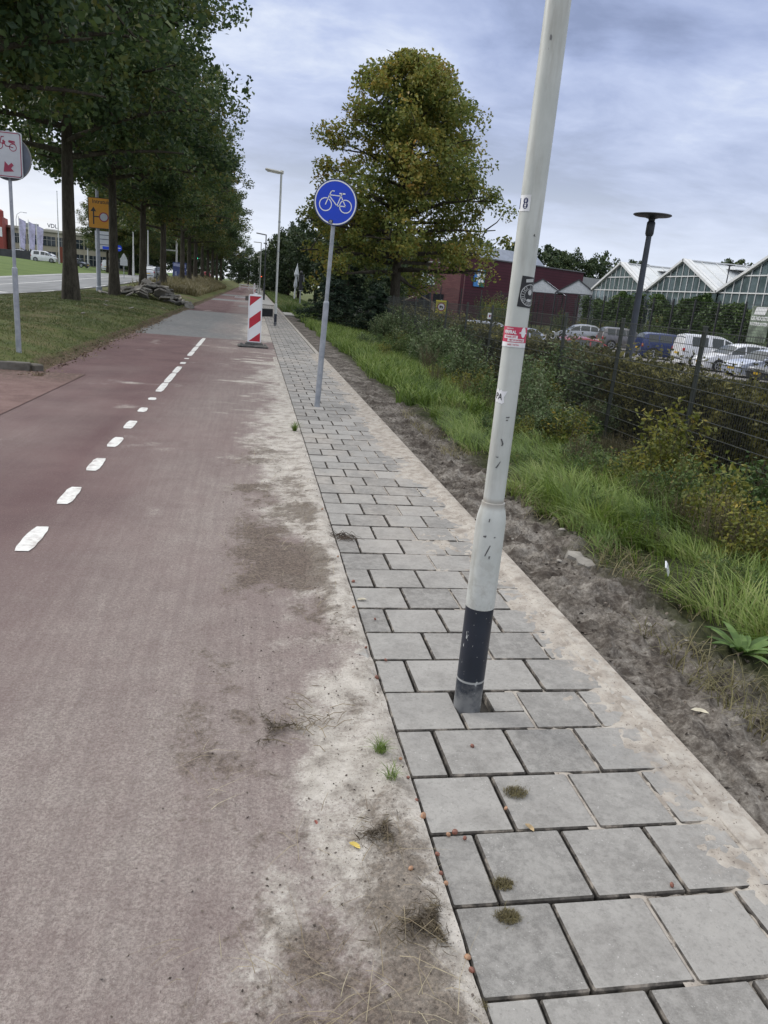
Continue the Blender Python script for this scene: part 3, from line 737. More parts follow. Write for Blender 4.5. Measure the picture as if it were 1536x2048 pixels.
weeds = {
 'bramble_bush': ([weed(61, .95, .65, 'bramble', 46, 42, .062), weed(62, .8, .7, 'bramble', 46, 42, .066)], 'dull green bramble with reddish leaves on the bank before the fence', 'bramble'),
 'yellowing_shrub': ([weed(63, 1.15, .50, 'yellow', 34, 44, .064), weed(64, .75, .5, 'yellow', 34, 40, .058)], 'shrub with yellowing leaves on the bank before the fence', 'shrub'),
 'green_weed': ([weed(65, .85, .42, 'green', 34, 40, .060), weed(66, .6, .5, 'green', 34, 40, .055)], 'fresh green leafy weed on the bank before the fence', 'weed'),
 'sallow_bush': ([weed(67, 1.35, .75, 'grey', 52, 44, .072), weed(68, 1.0, .8, 'grey', 50, 40, .07)], 'grey green sallow bush on the bank before the fence', 'bush'),
 'dry_weed': ([weed(69, 1.0, .35, 'dry', 40, 26, .034, aspect=.3), weed(70, .8, .4, 'dry', 40, 26, .03, aspect=.3)], 'brown dried weed with thin stalks on the bank before the fence', 'weed')}
WR = random.Random(9)
def put_weed(kind, v, x, y, sc, label=None, z=None):
    ms, lab, cat = weeds[kind]; z = g1(x, y) if z is None else z
    t = empty(kind, (x, y, z-.02), WR.uniform(0, 6.28), label or lab, cat, None if label else kind.replace('_', ' ')+' plants on the bank')
    s2 = sc*WR.uniform(.9, 1.1); t.scale = (sc, sc, s2); add('stem', ms[v][0], t); add('foliage', ms[v][1], t)
# named ones the photo shows large
put_weed('yellowing_shrub', 0, 5.15, 8.35, 1.08, 'tall shrub with yellow tips in front of the thick dark fence post')
put_weed('yellowing_shrub', 1, 4.35, 6.1, .95, 'upright yellow green shrub low on the bank, right of the long grass')
put_weed('yellowing_shrub', 1, 4.55, 10.2, .95, 'yellow leaved shrub just right of the near lamp post')
put_weed('green_weed', 0, 5.3, 7.0, 1.05, 'bindweed green climber standing up against the fence')
put_weed('yellowing_shrub', 1, 4.15, 4.55, .8, 'yellow leaved shrub at the right edge of the picture above the long grass')
put_weed('sallow_bush', 0, 5.2, 13.6, .95, 'grey green sallow bush just left of the near lamp post at the fence')
kinds = ['bramble_bush', 'green_weed', 'green_weed', 'dry_weed', 'yellowing_shrub', 'sallow_bush', 'dry_weed', 'bramble_bush', 'yellowing_shrub']
y = 4.0
while y < 42:
    n = 3 if y < 14 else 2
    for j in range(n):
        x = WR.uniform(3.75, 6.1) if y < 12 else WR.uniform(3.7, 6.6)
        kd = WR.choice(kinds)
        if y > 12 and x > 4.9 and WR.random() < .28: kd = 'sallow_bush'
        if y > 28 and x < 5.6: continue
        sc = (.55+.48*smooth(3.7, 5.6, x)+.10*smooth(9, 18, y)*smooth(4, 5.2, x)-.46*smooth(15.5, 12.0, y)*smooth(4.5, 5.3, x))*WR.uniform(.85, 1.2)
        if kd == 'yellowing_shrub' and x > 5: sc *= .8
        put_weed(kd, WR.randrange(2), x, y+WR.uniform(-.25, .25), float(sc))
    y += .52 if y < 14 else .85
for i in range(34):
    y = 3.2+i*.42; put_weed(['green_weed', 'dry_weed', 'green_weed', 'bramble_bush'][i % 4], i % 2, WR.uniform(2.95, 3.9), y, WR.uniform(.28, .46))
# hedge behind the fence
HB = leaf('hedge_leaves', [(.1, (.040, .040, .020)), (.4, (.085, .085, .028)), (.65, (.15, .14, .04)), (.9, (.27, .24, .06))], .25, 1.3, w=.6)
rng = np.random.default_rng(77); n = 90000
yy = 2.5+43*rng.random(n)**1.35; side = rng.random(n)
top = .76+.18*(fbm(yy*.55, yy*0, 3)-.5)*2+.12*smooth(22, 34, yy)
dep_ = np.abs(rng.normal(0, .16, n))
x = np.where(side < .55, 7.15+dep_, 7.15+1.5*rng.random(n)); zz = np.where(side < .55, -.75+(top+.75)*rng.random(n)**.85, top-dep_*.8)
x += (fbm(yy*1.7, zz*1.7+4, 3)-.5)*.5; spr = rng.random(n) < .10; zz = zz+spr*rng.random(n)**2*.42
hd = empty('hedge', (7.8, 20, -.8), 0, 'long clipped hedge turning brown and yellow behind the mesh fence', 'hedge')
P = np.column_stack([x, yy, zz])-np.array([7.8, 20, -.8])
add('foliage', leaf_mesh('foliage', P, np.where(yy < 14, .075, .11), HB, rng), hd)
b = B(); 
for i in range(130):
    y_ = 2.6+i*.33+rng.uniform(-.1, .1); x_ = 7.75+rng.uniform(-.3, .3)
    b.tube([(x_-7.8, y_-20, -.2), (x_-7.8+rng.uniform(-.1, .1), y_-20, .6), (x_-7.8+rng.uniform(-.3, .3), y_-20+rng.uniform(-.2, .2), 1.35)], [.03, .02, .006], 5, cap=False)
b.box((.25, 1.8, .6), (.7, 43, 1.35))
b.build('branches', plain('hedge_wood', (.03, .026, .018), 1.0, var=.4, scale=9), hd)

# ---- grass
GR = leaf('verge_grass', [(.05, (.060, .095, .020)), (.40, (.120, .190, .034)), (.70, (.20, .275, .056)), (.95, (.31, .33, .13))], .3, 1.1, .5)
DG = leaf('dry_grass', [(.05, (.10, .095, .035)), (.5, (.19, .165, .08)), (.95, (.29, .25, .15))], .25, 1.1)
SG = leaf('lawn_grass', [(.05, (.048, .072, .018)), (.4, (.078, .108, .028)), (.7, (.115, .125, .044)), (.95, (.18, .15, .075))], .25, .8)
rng = np.random.default_rng(5)
def gpts(n, x0, x1, y0, y1, pw=1.0):
    x = rng.uniform(x0, x1, n); y = y0+(y1-y0)*rng.random(n)**pw; return x, y
x, y = gpts(52000, 2.3, 4.6, 2.2, 13, 1.25)
e = 2.62+(fbm(y*.9, y*0+2, 4)-.5)*1.1; keep = (x > e) & (rng.random(len(x)) < smooth(.40, .58, fbm(x*2.1, y*2.1, 4, .6))*.95+.08); x, y = x[keep], y[keep]
hh = .31*(.35+1.2*fbm(x*1.9, y*1.9, 3))*(.55+.45*smooth(0, .35, x-e[keep]))
az = -2.4+(fbm(x*1.6+20, y*1.6, 2)-.5)*9+rng.normal(0, .55, len(x))
tag(add('long_grass', blade_mesh('long_grass', np.column_stack([x, y, G(x, y)-.01]), hh, .0085, 1.05, GR, rng, az)), 'long green grass along the bare soil', kind='stuff')
x, y = gpts(45000, 2.3, 5.5, 12, 60, 1.2)
e = 2.55+(fbm(y*.5, y*0+2, 4)-.5)*.9; keep = x > e; x, y = x[keep], y[keep]
tag(add('long_grass', blade_mesh('long_grass', np.column_stack([x, y, G(x, y)-.01]), .34, .018, .7, GR, rng)), 'long green grass farther along the bank', kind='stuff')
x, y = gpts(30000, 1.9, 6, 48, 130, 1.1)
tag(add('long_grass', blade_mesh('long_grass', np.column_stack([x, y, G(x, y)]), .5, .05, .5, leaf('meadow_grass', [(.05, (.060, .105, .025)), (.6, (.11, .165, .04)), (.95, (.21, .20, .09))], .25, .25), rng)), 'meadow grass right of the far pavement', kind='stuff')
# short dry tufts and straw on the soil edge
x, y = gpts(5200, 2.2, 3.0, 2.4, 11, 1.2); keep = rng.random(len(x)) < smooth(.5, .66, fbm(x*3.5, y*2.5+7, 3)); x, y = x[keep], y[keep]
tag(add('dry_grass', blade_mesh('dry_grass', np.column_stack([x, y, soil_z(x, y)-.005]), .13, .006, 1.3, DG, rng)), 'dry trampled grass at the soil edge', kind='stuff')
# lawn on the left verge
x, y = gpts(150000, -11.3, -3.36, 13.15, 48, 1.5)
keep = (rng.random(len(x)) < .35+.9*smooth(.38, .6, fbm(x*.9+7, y*.7, 4))); x, y = x[keep], y[keep]
edge = x > -3.55
keep = ~edge | (rng.random(len(x)) < .4); x, y = x[keep], y[keep]
tag(add('lawn', blade_mesh('lawn', np.column_stack([x, y, soil_z(x, y)-.008]), .05*(.6+.9*fbm(x*.5, y*.5+3, 3))*(1+.02*(y-13)), .007*(1+.05*(y-13)), .9, SG, rng)), 'short patchy grass of the verge', kind='stuff')
x, y = gpts(24000, -10, -4.2, 60, 130, 1.2)
keep = rng.random(len(x)) < smooth(-9.5, -6, x); x, y = x[keep], y[keep]
tag(add('tall_dry_grass', blade_mesh('tall_dry_grass', np.column_stack([x, y, G(x, y)]), .62*(.5+.9*fbm(x*.4, y*.2, 3)), .05, .45, DG, rng)), 'tall dry grass under the distant oaks', kind='stuff')
# loose straw, crumbs and fine litter in the swept sand beside the slabs
x, y = gpts(850, -.15, .60, 1.3, 7.5, 1.6)
keep = rng.random(len(x)) < smooth(.42, .62, fbm(x*2.3+30, y*1.6+5, 5, .62)); x, y = x[keep], y[keep]
tag(add('straw', blade_mesh('straw', np.column_stack([x, y, path_z(x, y)+.002]), .05, .0022, 2.6, leaf('straw_stalk', [(.1, (.14, .10, .06)), (.6, (.30, .25, .16)), (.95, (.45, .40, .28))], .1, 3), rng)), 'straw and dead grass bits in the sand', kind='stuff')
x, y = gpts(1500, -.5, .61, 1.1, 9, 1.7); keep = rng.random(len(x)) < smooth(-.5, .5, x)*.8; x, y = x[keep], y[keep]
tag(add('crumbs', leaf_mesh('crumbs', np.column_stack([x, y, path_z(x, y)+.003]), .010, plain('earth_crumb', (.10, .082, .068), 1, var=.5, scale=60), rng, flat=.6, aspect=.8)), 'dark earth crumbs and bark bits in the sand', kind='stuff')
x, y = gpts(2600, -3.55, -2.85, 12.4, 30, 1.4); keep = rng.random(len(x)) < np.exp(-((x+3.28)/.16)**2)*(.3+vnoise(y*1.3, x*0)); x, y = x[keep], y[keep]
tag(add('leaf_litter', leaf_mesh('leaf_litter', np.column_stack([x, y, np.maximum(soil_z(x, y), .006)+.008]), .05, leaf('litter_leaf', [(.1, (.06, .042, .028)), (.5, (.15, .105, .065)), (.9, (.26, .20, .13))], .1, 4), rng, flat=.75)), 'brown leaf litter along the left path edge', kind='stuff')
x, y = gpts(1500, 1.83, 2.75, 1.8, 12, 1.4)
tag(add('clods', leaf_mesh('clods', np.column_stack([x, y, soil_z(x, y)+.004]), .022, plain('soil_clod', (.12, .10, .082), 1, var=.6, scale=40), rng, flat=.4, aspect=.9)), 'small clods and twigs on the bare soil', kind='stuff')
# ------------------------------------------------------------------ shared materials for built things
MT = {}
def mt(key, *a, **k):
    if key not in MT: MT[key] = plain(key, *a, **k)
    return MT[key]
galv = M('galvanised'); n = galv.noise(9, 5, .6); galv.set(galv.mix(galv.rng(n, .3, .7), (.25, .27, .30), (.36, .38, .41)), .55, .35); GALV = galv.m
BLACK = mt('black_metal', (.018, .020, .024), .5, var=.3, scale=8)
ANTH = mt('anthracite_metal', (.030, .037, .050), .45, var=.2, scale=4)
WHITE = mt('white_sheet', (.74, .75, .76), .4, var=.03, scale=3)
RED = mt('red_sheet', (.42, .018, .035), .4, var=.08, scale=6)
BLUE = mt('blue_sheet', (.002, .045, .52), .35, var=.05, scale=5)
ORANGE = mt('yellow_sheet', (.52, .235, .02), .45, var=.08, scale=3)
RUBBER = mt('grey_recycled_plastic', (.085, .085, .082), .9, var=.35, scale=14, dirt=(.22, .20, .17), dirt_amt=.5)
GLASS = M('car_glass'); GLASS.set((.03, .04, .045), .06, 0, .6); GLASS = GLASS.m

# ------------------------------------------------------------------ lamp post with stickers
LP = (0.97, 2.757)
pw = M('post_white'); n = pw.noise(6, 5, .6); px3, py3, pz3 = pw.xyz()
c = pw.mix(pw.rng(n, .3, .7), (.45, .47, .445), (.53, .545, .52))
st_ = pw.noise(14, 5, .65, stretch=(1, 1, .13))
c = pw.mix(pw.math('MULTIPLY', pw.rng(st_, .46, .70), .55), c, (.29, .275, .24))
c = pw.mix(pw.math('MULTIPLY', pw.rng(pw.noise(21, 3, .6, stretch=(1, 1, .3)), .715, .73), .9), c, (.13, .13, .13))
low_ = pw.math('MULTIPLY', pw.rng(pz3, .93, .48), pw.rng(pw.noise(16, 6, .75), .44, .62))
c = pw.mix(pw.math('MULTIPLY', low_, .35), c, (.22, .20, .17))
c = pw.mix(pw.math('MULTIPLY', pw.math('MULTIPLY', pw.rng(pz3, .900, .925), pw.rng(pz3, .955, .935)), .45), c, (.20, .15, .11))
pw.set(c, .5, 0, .35); PW = pw.m
pb = M('post_black'); n = pb.noise(24, 5, .7); _, _, bz = pb.xyz()
c = pb.mix(pb.rng(pb.noise(6, 4), .3, .7), (.010, .015, .026), (.016, .022, .036))
chip = pb.math('MAXIMUM', pb.rng(pb.noise(30, 3, .6, stretch=(1, 1, .35)), .66, .675), pb.rng(pb.noise(90, 2), .73, .75))
c = pb.mix(pb.math('MULTIPLY', chip, .8), c, (.50, .52, .50))
mud = pb.rng(pb.math('ADD', bz, pb.math('MULTIPLY', pb.math('SUBTRACT', pb.noise(9, 5, .7), .5), .34)), .13, .03)
c = pb.mix(pb.math('MULTIPLY', mud, .8), c, (.20, .205, .205))
rn = pb.math('MULTIPLY', pb.rng(bz, .143, .147), pb.rng(bz, .156, .152))
c = pb.mix(pb.math('MULTIPLY', rn, .75), c, (.42, .43, .42))
pb.set(c, .38, 0, .5); PB = pb.m
def post(name, loc, label, group=None, top=6.05, arm=True, stickers=False, low=True):
    t = empty(name, (*loc, 0), 0, label, 'lamp post', group)
    b = B(); b.lathe([(.059, -.15), (.059, .482)], 28); b.build('black_base', PB, t, True)
    b = B(); b.lathe([(.060, .482), (.060, .845), (.058, .870), (.052, .898), (.047, .915), (.0465, .93), (.043, .932)], 28); b.build('sleeve', PW, t, True)
    b = B(); b.lathe([(.0415, .93), (.043, 2.4), (.040, top)], 24)
    b.build('pole', PW, t, True)
    h = B(); h.box((-.30, 0, top+.02), (.66, .17, .085), bev=.03, ry=.10); h.box((.02, 0, top), (.13, .11, .13), bev=.02)
    hd = h.build('lamp_head', mt('lamp_housing', (.50, .49, .44), .5), t)
    h = B(); h.box((-.31, 0, top-.035), (.50, .13, .03), bev=.01, ry=.10); h.build('diffuser', mt('lamp_diffuser', (.62, .60, .52), .3), hd)
    b = B()
    for z in (2.9, 4.0) if not stickers else (3.4,): b.lathe([(.047, z), (.049, z+.02), (.047, z+.05)], 20)
    b.build('clamp', GALV, t, True)
    return t
lp = post('lamp_post', LP, 'near white lamp post with black foot and stickers, standing in the slabs', stickers=True)
TH0 = math.atan2(-LP[1], -LP[0])
def wrap(b, pts, faces, th_deg, z, r, rot=0):
    c_, s_ = math.cos(rot), math.sin(rot); V = []
    for x, y in pts:
        X, Z = x*c_-y*s_, x*s_+y*c_; th = TH0+R(th_deg)+X/r
        V.append((r*math.cos(th), r*math.sin(th), z+Z))
    o = b.addv(V)
    for f in faces: b.face([o+i for i in f])
def wpatch(b, w_, h, th, z, r, rot=0, nu=14, jag=0):
    P = [(-w_/2+w_*i/nu+(random.uniform(-jag, jag) if i in (0, nu) else 0), -h/2+h*j/2+(random.uniform(-jag, jag) if j != 1 else 0)) for j in range(3) for i in range(nu+1)]
    F = [(j*(nu+1)+i, j*(nu+1)+i+1, (j+1)*(nu+1)+i+1, (j+1)*(nu+1)+i) for j in range(2) for i in range(nu)]
    wrap(b, P, F, th, z, r, rot)
def wtext(b, txt, size, th, z, r, bold=0, sx=1, rot=0):
    v, f = text_pts(txt, size, bold, sx); wrap(b, v, f, th, z, r, rot)
def wring(b, r0, r1, th, z, r, off=(0, 0), n=32, a0=0, a1=360):
    P = []; F = []
    for j in range(n+1):
        a = R(a0+(a1-a0)*j/n)
        P += [(off[0]+r0*math.cos(a), off[1]+r0*math.sin(a)), (off[0]+r1*math.cos(a), off[1]+r1*math.sin(a))]
    for j in range(n): F.append((2*j, 2*j+1, 2*j+3, 2*j+2))
    wrap(b, P, F, th, z, r)
STW = mt('sticker_white', (.72, .72, .74), .45, var=.05, scale=30, dirt=(.5, .48, .45), dirt_amt=.4)
STB = mt('sticker_black', (.015, .015, .017), .45); STN = mt('sticker_navy', (.015, .02, .09), .5); STR_ = mt('sticker_red', (.50, .045, .10), .45, var=.08, scale=30)
rp = .0438
b = B(); wpatch(b, .052, .054, -42, 2.035, rp); s1 = b.build('number_sticker', STW, lp)
b = B(); wtext(b, '8', .050, -32, 2.032, rp+.0006, .0012, .85); wtext(b, '1', .050, -70, 2.032, rp+.0006, .0012, .85); b.build('lettering', STN, s1)
b = B(); wpatch(b, .080, .108, 47, 1.735, rp, rot=-.06); s2 = b.build('round_logo_sticker', STB, lp)
b = B(); wring(b, .036, .0385, 50, 1.725, rp+.0006); wring(b, .022, .0235, 50, 1.725, rp+.0006); wring(b, 0, .010, 50, 1.735, rp+.0006, n=16); wring(b, .004, .013, 50, 1.72, rp+.0006, (0, -.006), 16, 200, 340)
wtext(b, 'MAD', .009, 42, 1.776, rp+.0009, .0002)
for i, ch in enumerate('IIDIOIICIIIOIIDIIICI '):   # the worn ring of lettering cannot be read
    a = 2*math.pi*i/21; v, f = text_pts(ch, .013, .0003) if ch.strip() else ([], [])
    if v:
        ca, sa = math.cos(-a), math.sin(-a)
        vv = [(p[0]*ca-p[1]*sa+.0297*math.sin(a), p[0]*sa+p[1]*ca+.0297*math.cos(a)) for p in v]; wrap(b, vv, f, 50, 1.725, rp+.0006)
wpatch(b, .034, .011, 42, 1.776, rp+.0005, rot=.12)
b.build('emblem', mt('sticker_silver', (.45, .46, .46), .4), s2)
b = B(); wpatch(b, .118, .056, -4, 1.582, rp); s3 = b.build('red_sticker', STR_, lp)
b = B(); wpatch(b, .118, .017, -4, 1.5455, rp); wtext(b, 'VERFRAL', .0165, -28, 1.590, rp+.0006, .0007, .8); wtext(b, 'GEMEENTE', .006, -30, 1.603, rp+.0006, .0001)
wpatch(b, .056, .0115, -22, 1.5735, rp+.0005); wpatch(b, .066, .0115, 8, 1.5625, rp+.0005)
P = circle((0, 0), .0105, 20, .019); wrap(b, P, [tuple(range(20))], 42, 1.592, rp+.0006); wpatch(b, .034, .005, 42, 1.590, rp+.0004); b.build('white_print', STW, s3)
b = B(); wtext(b, 'WAAR ZIT', .0085, -22, 1.5735, rp+.0010, .0003, 1.1); wtext(b, 'HET IN BOEKJE', .0078, 8, 1.5625, rp+.0010, .0003, 1.05); wtext(b, 'MEER  WETEN', .007, -4, 1.5455, rp+.0006, .0001)
b.build('small_print', STR_, s3)
b = B(); wpatch(b, .056, .044, -48, 1.352, rp-.0008, rot=-.1, nu=8, jag=.005); s4 = b.build('torn_sticker', STW, lp)
b = B(); wtext(b, 'PA', .034, -46, 1.350, rp+.0002, .0003, .85, -.1); b.build('lettering', STB, s4)
b = B()
for th, z, w_, h in ((2, .742, .004, .05), (-14, .80, .014, .006), (22, .80, .008, .004), (12, .715, .005, .012), (-5, .868, .005, .012), (5, 1.18, .006, .028), (8, 1.17, .004, .012), (-10, 1.12, .010, .004), (0, 1.09, .004, .03), (18, 1.275, .013, .004), (15, 1.265, .008, .003), (32, 1.93, .006, .006)):
    wpatch(b, w_, h, th, z, (.0608 if z < .9 else .0432), rot=random.uniform(-.5, .5), nu=3, jag=min(w_, h)*.35)
b.build('scuff', mt('scuff_grey', (.10, .10, .10), .8), lp)

post('lamp_post', (0.95, 32.1), 'slim white lamp post with black foot beyond the striped beacon', top=5.85)
lp3 = empty('lamp_post', (1.1, 78, 0), 0, 'dark slim lamp post farther along the pavement', 'lamp post')
b = B(); b.lathe([(.09, -.1), (.09, 1.6), (.06, 1.65), (.05, 6.1)], 12); b.build('pole', BLACK, lp3, True)
b = B(); b.box((-.45, 0, 6.12), (1.0, .25, .10), bev=.03, ry=.10); b.build('lamp_head', mt('grey_lamp', (.16, .16, .16), .5), lp3)
for i, (x, y, h) in enumerate(((.95, 112, 6.9), (.95, 150, 6.9))):
    t = empty('lamp_post', (x, y, 0), 0, ('first', 'second')[i]+' distant white lamp post past the dark one on the pavement', 'lamp post', 'distant white lamp posts')
    b = B(); b.lathe([(.08, -.1), (.075, 2), (.06, h)], 10); b.build('pole', PW, t, True)
    b = B(); b.box((-.5, 0, h+.02), (1.1, .2, .1), bev=.03); b.box((-.25, 0, h-1.9), (.6, .12, .12), bev=.03); b.build('lamp_head', mt('lamp_housing', 0), t)

# ------------------------------------------------------------------ blue cycle-path sign
bs = empty('cycle_path_sign', (.98, 10.96, 0), 0, 'round blue sign with white bicycle on a grey pole in the pavement', 'road sign'); bs.rotation_euler = (0, .030, 0)
b = B(); b.lathe([(.0405, -.1), (.0405, 1.475), (.037, 1.50), (.028, 1.51), (.028, 3.02)], 16); b.build('pole', GALV, bs, True)
cz = 2.805
b = B(); b.plate(circle((0, cz), .292, 48), -.052, -.030); disc = b.build('sign_disc', BLUE, bs)
b = B(); b.ring((0, cz), .268, .284, -.0535, 48); b.build('white_rim', WHITE, bs)
b = B(); b.ring((0, cz), .286, .297, -.054, 48, -.024); b.build('edge', mt('sign_edge', (.02, .035, .10), .5), bs)
b = B(); b.box((0, -.028, cz-.12), (.10, .03, .04)); b.box((0, -.028, cz+.12), (.10, .03, .04)); b.build('bracket', GALV, bs)
def bk(px, py):
    x, z = (px-770)/450*.29, (715-py)/490*.287; a = R(6.0); return (x*math.cos(a)-z*math.sin(a), cz+x*math.sin(a)+z*math.cos(a))
b = B(); y_ = -.0545; sw = .0125
for c_ in ((555, 755), (978, 800)): b.ring(bk(*c_), .075, .0875, y_, 32)
fork = [bk(555, 755), bk(640, 560), bk(690, 465), bk(745, 470)]
for pl in (fork, [bk(650, 553), bk(885, 575), bk(795, 785), bk(645, 580)], [bk(885, 575), bk(978, 800), bk(795, 785)], [bk(885, 575), bk(915, 520)]): b.stroke(pl, sw, y_, y_)
b.stroke([bk(860, 520), bk(968, 527)], .017, y_, y_)
b.build('bicycle_symbol', WHITE, bs)
b = B(); q = bk(660, 1125); b.plate([(q[0]+a, q[1]+c_) for a, c_ in ((-.030, -.022), (.026, -.030), (.034, .016), (.012, .022), (-.026, .020))], -.056, -.056); sk = b.build('round_sticker', STB, bs)
b = B(); b.ring(q, .008, .011, -.0565, 16); b.ring(q, .014, .017, -.0565, 16); b.stroke([(q[0]-.02, q[1]-.012), (q[0]+.02, q[1]+.012)], .003, -.0567, -.0567); b.stroke([(q[0]-.012, q[1]+.014), (q[0]+.015, q[1]-.014)], .003, -.0567, -.0567); b.build('print', mt('sticker_silver', 0), sk)

# ------------------------------------------------------------------ striped beacons
def beacon():
    t = empty('road_beacon', (.08, 20.7, 0), .05, 'upright red and white striped beacon in its grey foot on the cycle path', 'beacon')
    W, H, z0 = .355, 1.24, .12
    b = B(); b.plate([(-W/2, z0+.03), (-W/2+.04, z0), (W/2-.04, z0-.01), (W/2, z0+.02), (W/2, z0+H-.04), (W/2-.03, z0+H), (.05, z0+H+.005), (.03, z0+H+.045), (-.03, z0+H+.045), (-.05, z0+H+.005), (-W/2+.03, z0+H), (-W/2, z0+H-.04)], -.03, .03); pl = b.build('panel', WHITE, t)
    x0, x1 = -W/2+.028, W/2-.028; zt = z0+H; f = lambda v: zt-v*H
    b = B()
    for P in ([(x0, f(.035)), (x0, f(.24)), (x1, f(.035))], [(x0, f(.50)), (x0, f(.71)), (x1, f(.52)), (x1, f(.31))], [(x0, f(.965)), (x1, f(.965)), (x1, f(.775))]): b.plate(P, -.0325, -.0325)
    b.build('red_stripe', RED, t)
    b = B()
    for a, c_ in (((x0-.006, f(.025)), (x1+.006, f(.025))), ((x1+.006, f(.025)), (x1+.006, f(.975))), ((x1+.006, f(.975)), (x0-.006, f(.975))), ((x0-.006, f(.975)), (x0-.006, f(.025)))): b.stroke([a, c_], .018, -.040, -.029)
    b.build('rim', mt('white_rim_plastic', (.68, .69, .71), .5, var=.06, dirt=(.4, .38, .35), dirt_amt=.4), t)
    b = B(); b.box((-.03, .02, .035), (.80, .40, .075), bev=.03); b.box((0, .02, .09), (.46, .17, .10), bev=.03); b.box((-.33, .02, .075), (.08, .28, .05), bev=.02); b.box((.30, .02, .075), (.08, .28, .05), bev=.02)
    b.build('foot', RUBBER, t)
    return t
bc = beacon()
f1 = dup(bc, (.55, 40.5, .42), .3, label='tipped beacon lying with its black foot up behind the upright one')
for ch in [c for c in bpy.data.objects if c.parent == f1 and c.name.startswith('foot')]:
    ch.data = ch.data.copy(); ch.data.materials[0] = BLACK
f1.rotation_euler = (R(-92), 0, .7); f1.location = (.80, 40.5, .22)
f2 = dup(bc, (-.15, 71, .45), .2, label='fallen beacon with dark foot far along the left side of the pavement'); f2.rotation_euler = (R(-92), 0, 1.0); f2.location = (-.35, 71, .22)
f3 = dup(bc, (.15, 75, .1), 1.3, label='small far beacon seen edge on behind the fallen one')
t = empty('bollard', (.45, 95, 0), 0, 'small dark bollard at the far pavement edge', 'bollard'); b = B(); b.lathe([(.08, 0), (.08, .75), (.05, .82)], 12); b.build('post', BLACK, t); b = B(); b.lathe([(.083, .55), (.083, .65)], 12); b.build('white_band', WHITE, t)

# ------------------------------------------------------------------ moped and bicycle diversion board on the left
ms = empty('diversion_sign', (-3.92, 14.0, .22), 0, 'white board with red moped and red arrow on a grey pole', 'road sign')
b = B(); b.lathe([(.045, -.2), (.045, 1.32), (.042, 1.35), (.028, 1.36), (.028, 3.44)], 14); b.lathe([(.0465, 1.02), (.0465, 1.06)], 14); b.build('pole', GALV, ms, True)
bz_ = 3.075
SIGNW = mt('worn_white_board', (.40, .42, .45), .5, var=.06, scale=5)
b = B(); b.plate([(p[0], p[1]+bz_) for p in rrect(.44, .68, .035)], -.075, -.045); b.build('board', SIGNW, ms)
DRED = mt('dark_red_print', (.24, .022, .055), .5)
b = B(); y_ = -.077
o_ = rrect(.40, .64, .03); o_ = [(p[0], p[1]+bz_) for p in o_]; b.stroke(o_+[o_[0]], .012, y_, y_); b.build('red_border', DRED, ms)
b = B(); Z = lambda v: bz_+v
b.ring((.088, Z(.11)), .046, .057, y_, 28); b.ring((-.115, Z(.125)), .046, .057, y_, 28)
b.plate([(.02, Z(.188)), (.122, Z(.180)), (.12, Z(.206)), (.03, Z(.214))], y_, y_)
for pl in ([(.035, Z(.185)), (.12, Z(.165))], [(-.115, Z(.125)), (-.078, Z(.255)), (-.045, Z(.258))], [(-.06, Z(.20)), (-.015, Z(.125)), (.03, Z(.12)), (.088, Z(.11))]): b.stroke(pl, .014, y_, y_)
b.plate([(-.075, Z(.15)), (-.04, Z(.145)), (-.018, Z(.185)), (-.05, Z(.215))], y_-.0005, y_-.0005)
b.plate([(-.068, Z(-.26)), (.088, Z(-.242)), (-.045, Z(-.10))], y_, y_); b.plate([(-.01, Z(-.175)), (.03, Z(-.215)), (.088, Z(-.15)), (.055, Z(-.115))], y_-.0006, y_-.0006)
b.build('moped_and_arrow', DRED, ms)
b = B(); b.plate(circle((.0, bz_-.04), .335, 40), -.020, .0); b.build('round_sign_back', mt('sign_back', (.085, .10, .13), .55), ms)
b = B(); b.ring((.0, bz_-.04), .328, .342, -.024, 40, .012); b.build('edge', mt('sign_edge_grey', (.14, .14, .14), .5), ms)

# ------------------------------------------------------------------ yellow diversion board on its mast
ysx, ysy = -8.75, 47.4
ys = empty('diversion_board', (ysx, ysy, g1(ysx, ysy)), 0, 'orange yellow diversion board with arrow on a tall grey mast', 'road sign')
gz = g1(ysx, ysy); X0_, Zt = -9.2-ysx, 5.42-gz; Wd, Hd = 1.36, 1.60
b = B(); b.lathe([(.17, -.1), (.17, .25), (.115, .3), (.115, 1.9), (.095, 3.0), (.075, 8.6)], 14); b.build('mast', mt('mast_grey', (.28, .30, .34), .5, var=.12), ys, True)
b = B(); b.plate([(X0_, Zt), (X0_+Wd, Zt), (X0_+Wd, Zt-Hd), (X0_, Zt-Hd)], -.16, -.12); b.build('board', ORANGE, ys)
b = B(); b.stroke([(X0_, Zt), (X0_+Wd, Zt), (X0_+Wd, Zt-Hd), (X0_, Zt-Hd), (X0_, Zt)], .03, -.165, -.118)
text_flat(b, 'Intratuin', .30, X0_+.70, Zt-.20, -.163, .004, .95)
ax = X0_+.27; b.plate([(ax-.035, Zt-1.40), (ax+.035, Zt-1.40), (ax+.035, Zt-.70), (ax-.035, Zt-.70)], -.163, -.163); b.plate([(ax-.15, Zt-.72), (ax+.15, Zt-.72), (ax, Zt-.48)], -.1635, -.1635)
b.plate([(ax+.03, Zt-1.02), (ax+.30, Zt-1.02), (ax+.30, Zt-.96), (ax+.03, Zt-.96)], -.1638, -.1638); b.build('arrow_and_lettering', BLACK, ys)
cc = (X0_+.82, Zt-.99); b = B(); b.ring(cc, .20, .255, -.165, 32); b.build('red_ring', mt('dark_red_print', 0), ys)
b = B(); b.plate(circle(cc, .20, 32), -.165, -.165); b.build('white_disc', mt('worn_white_board', 0), ys)
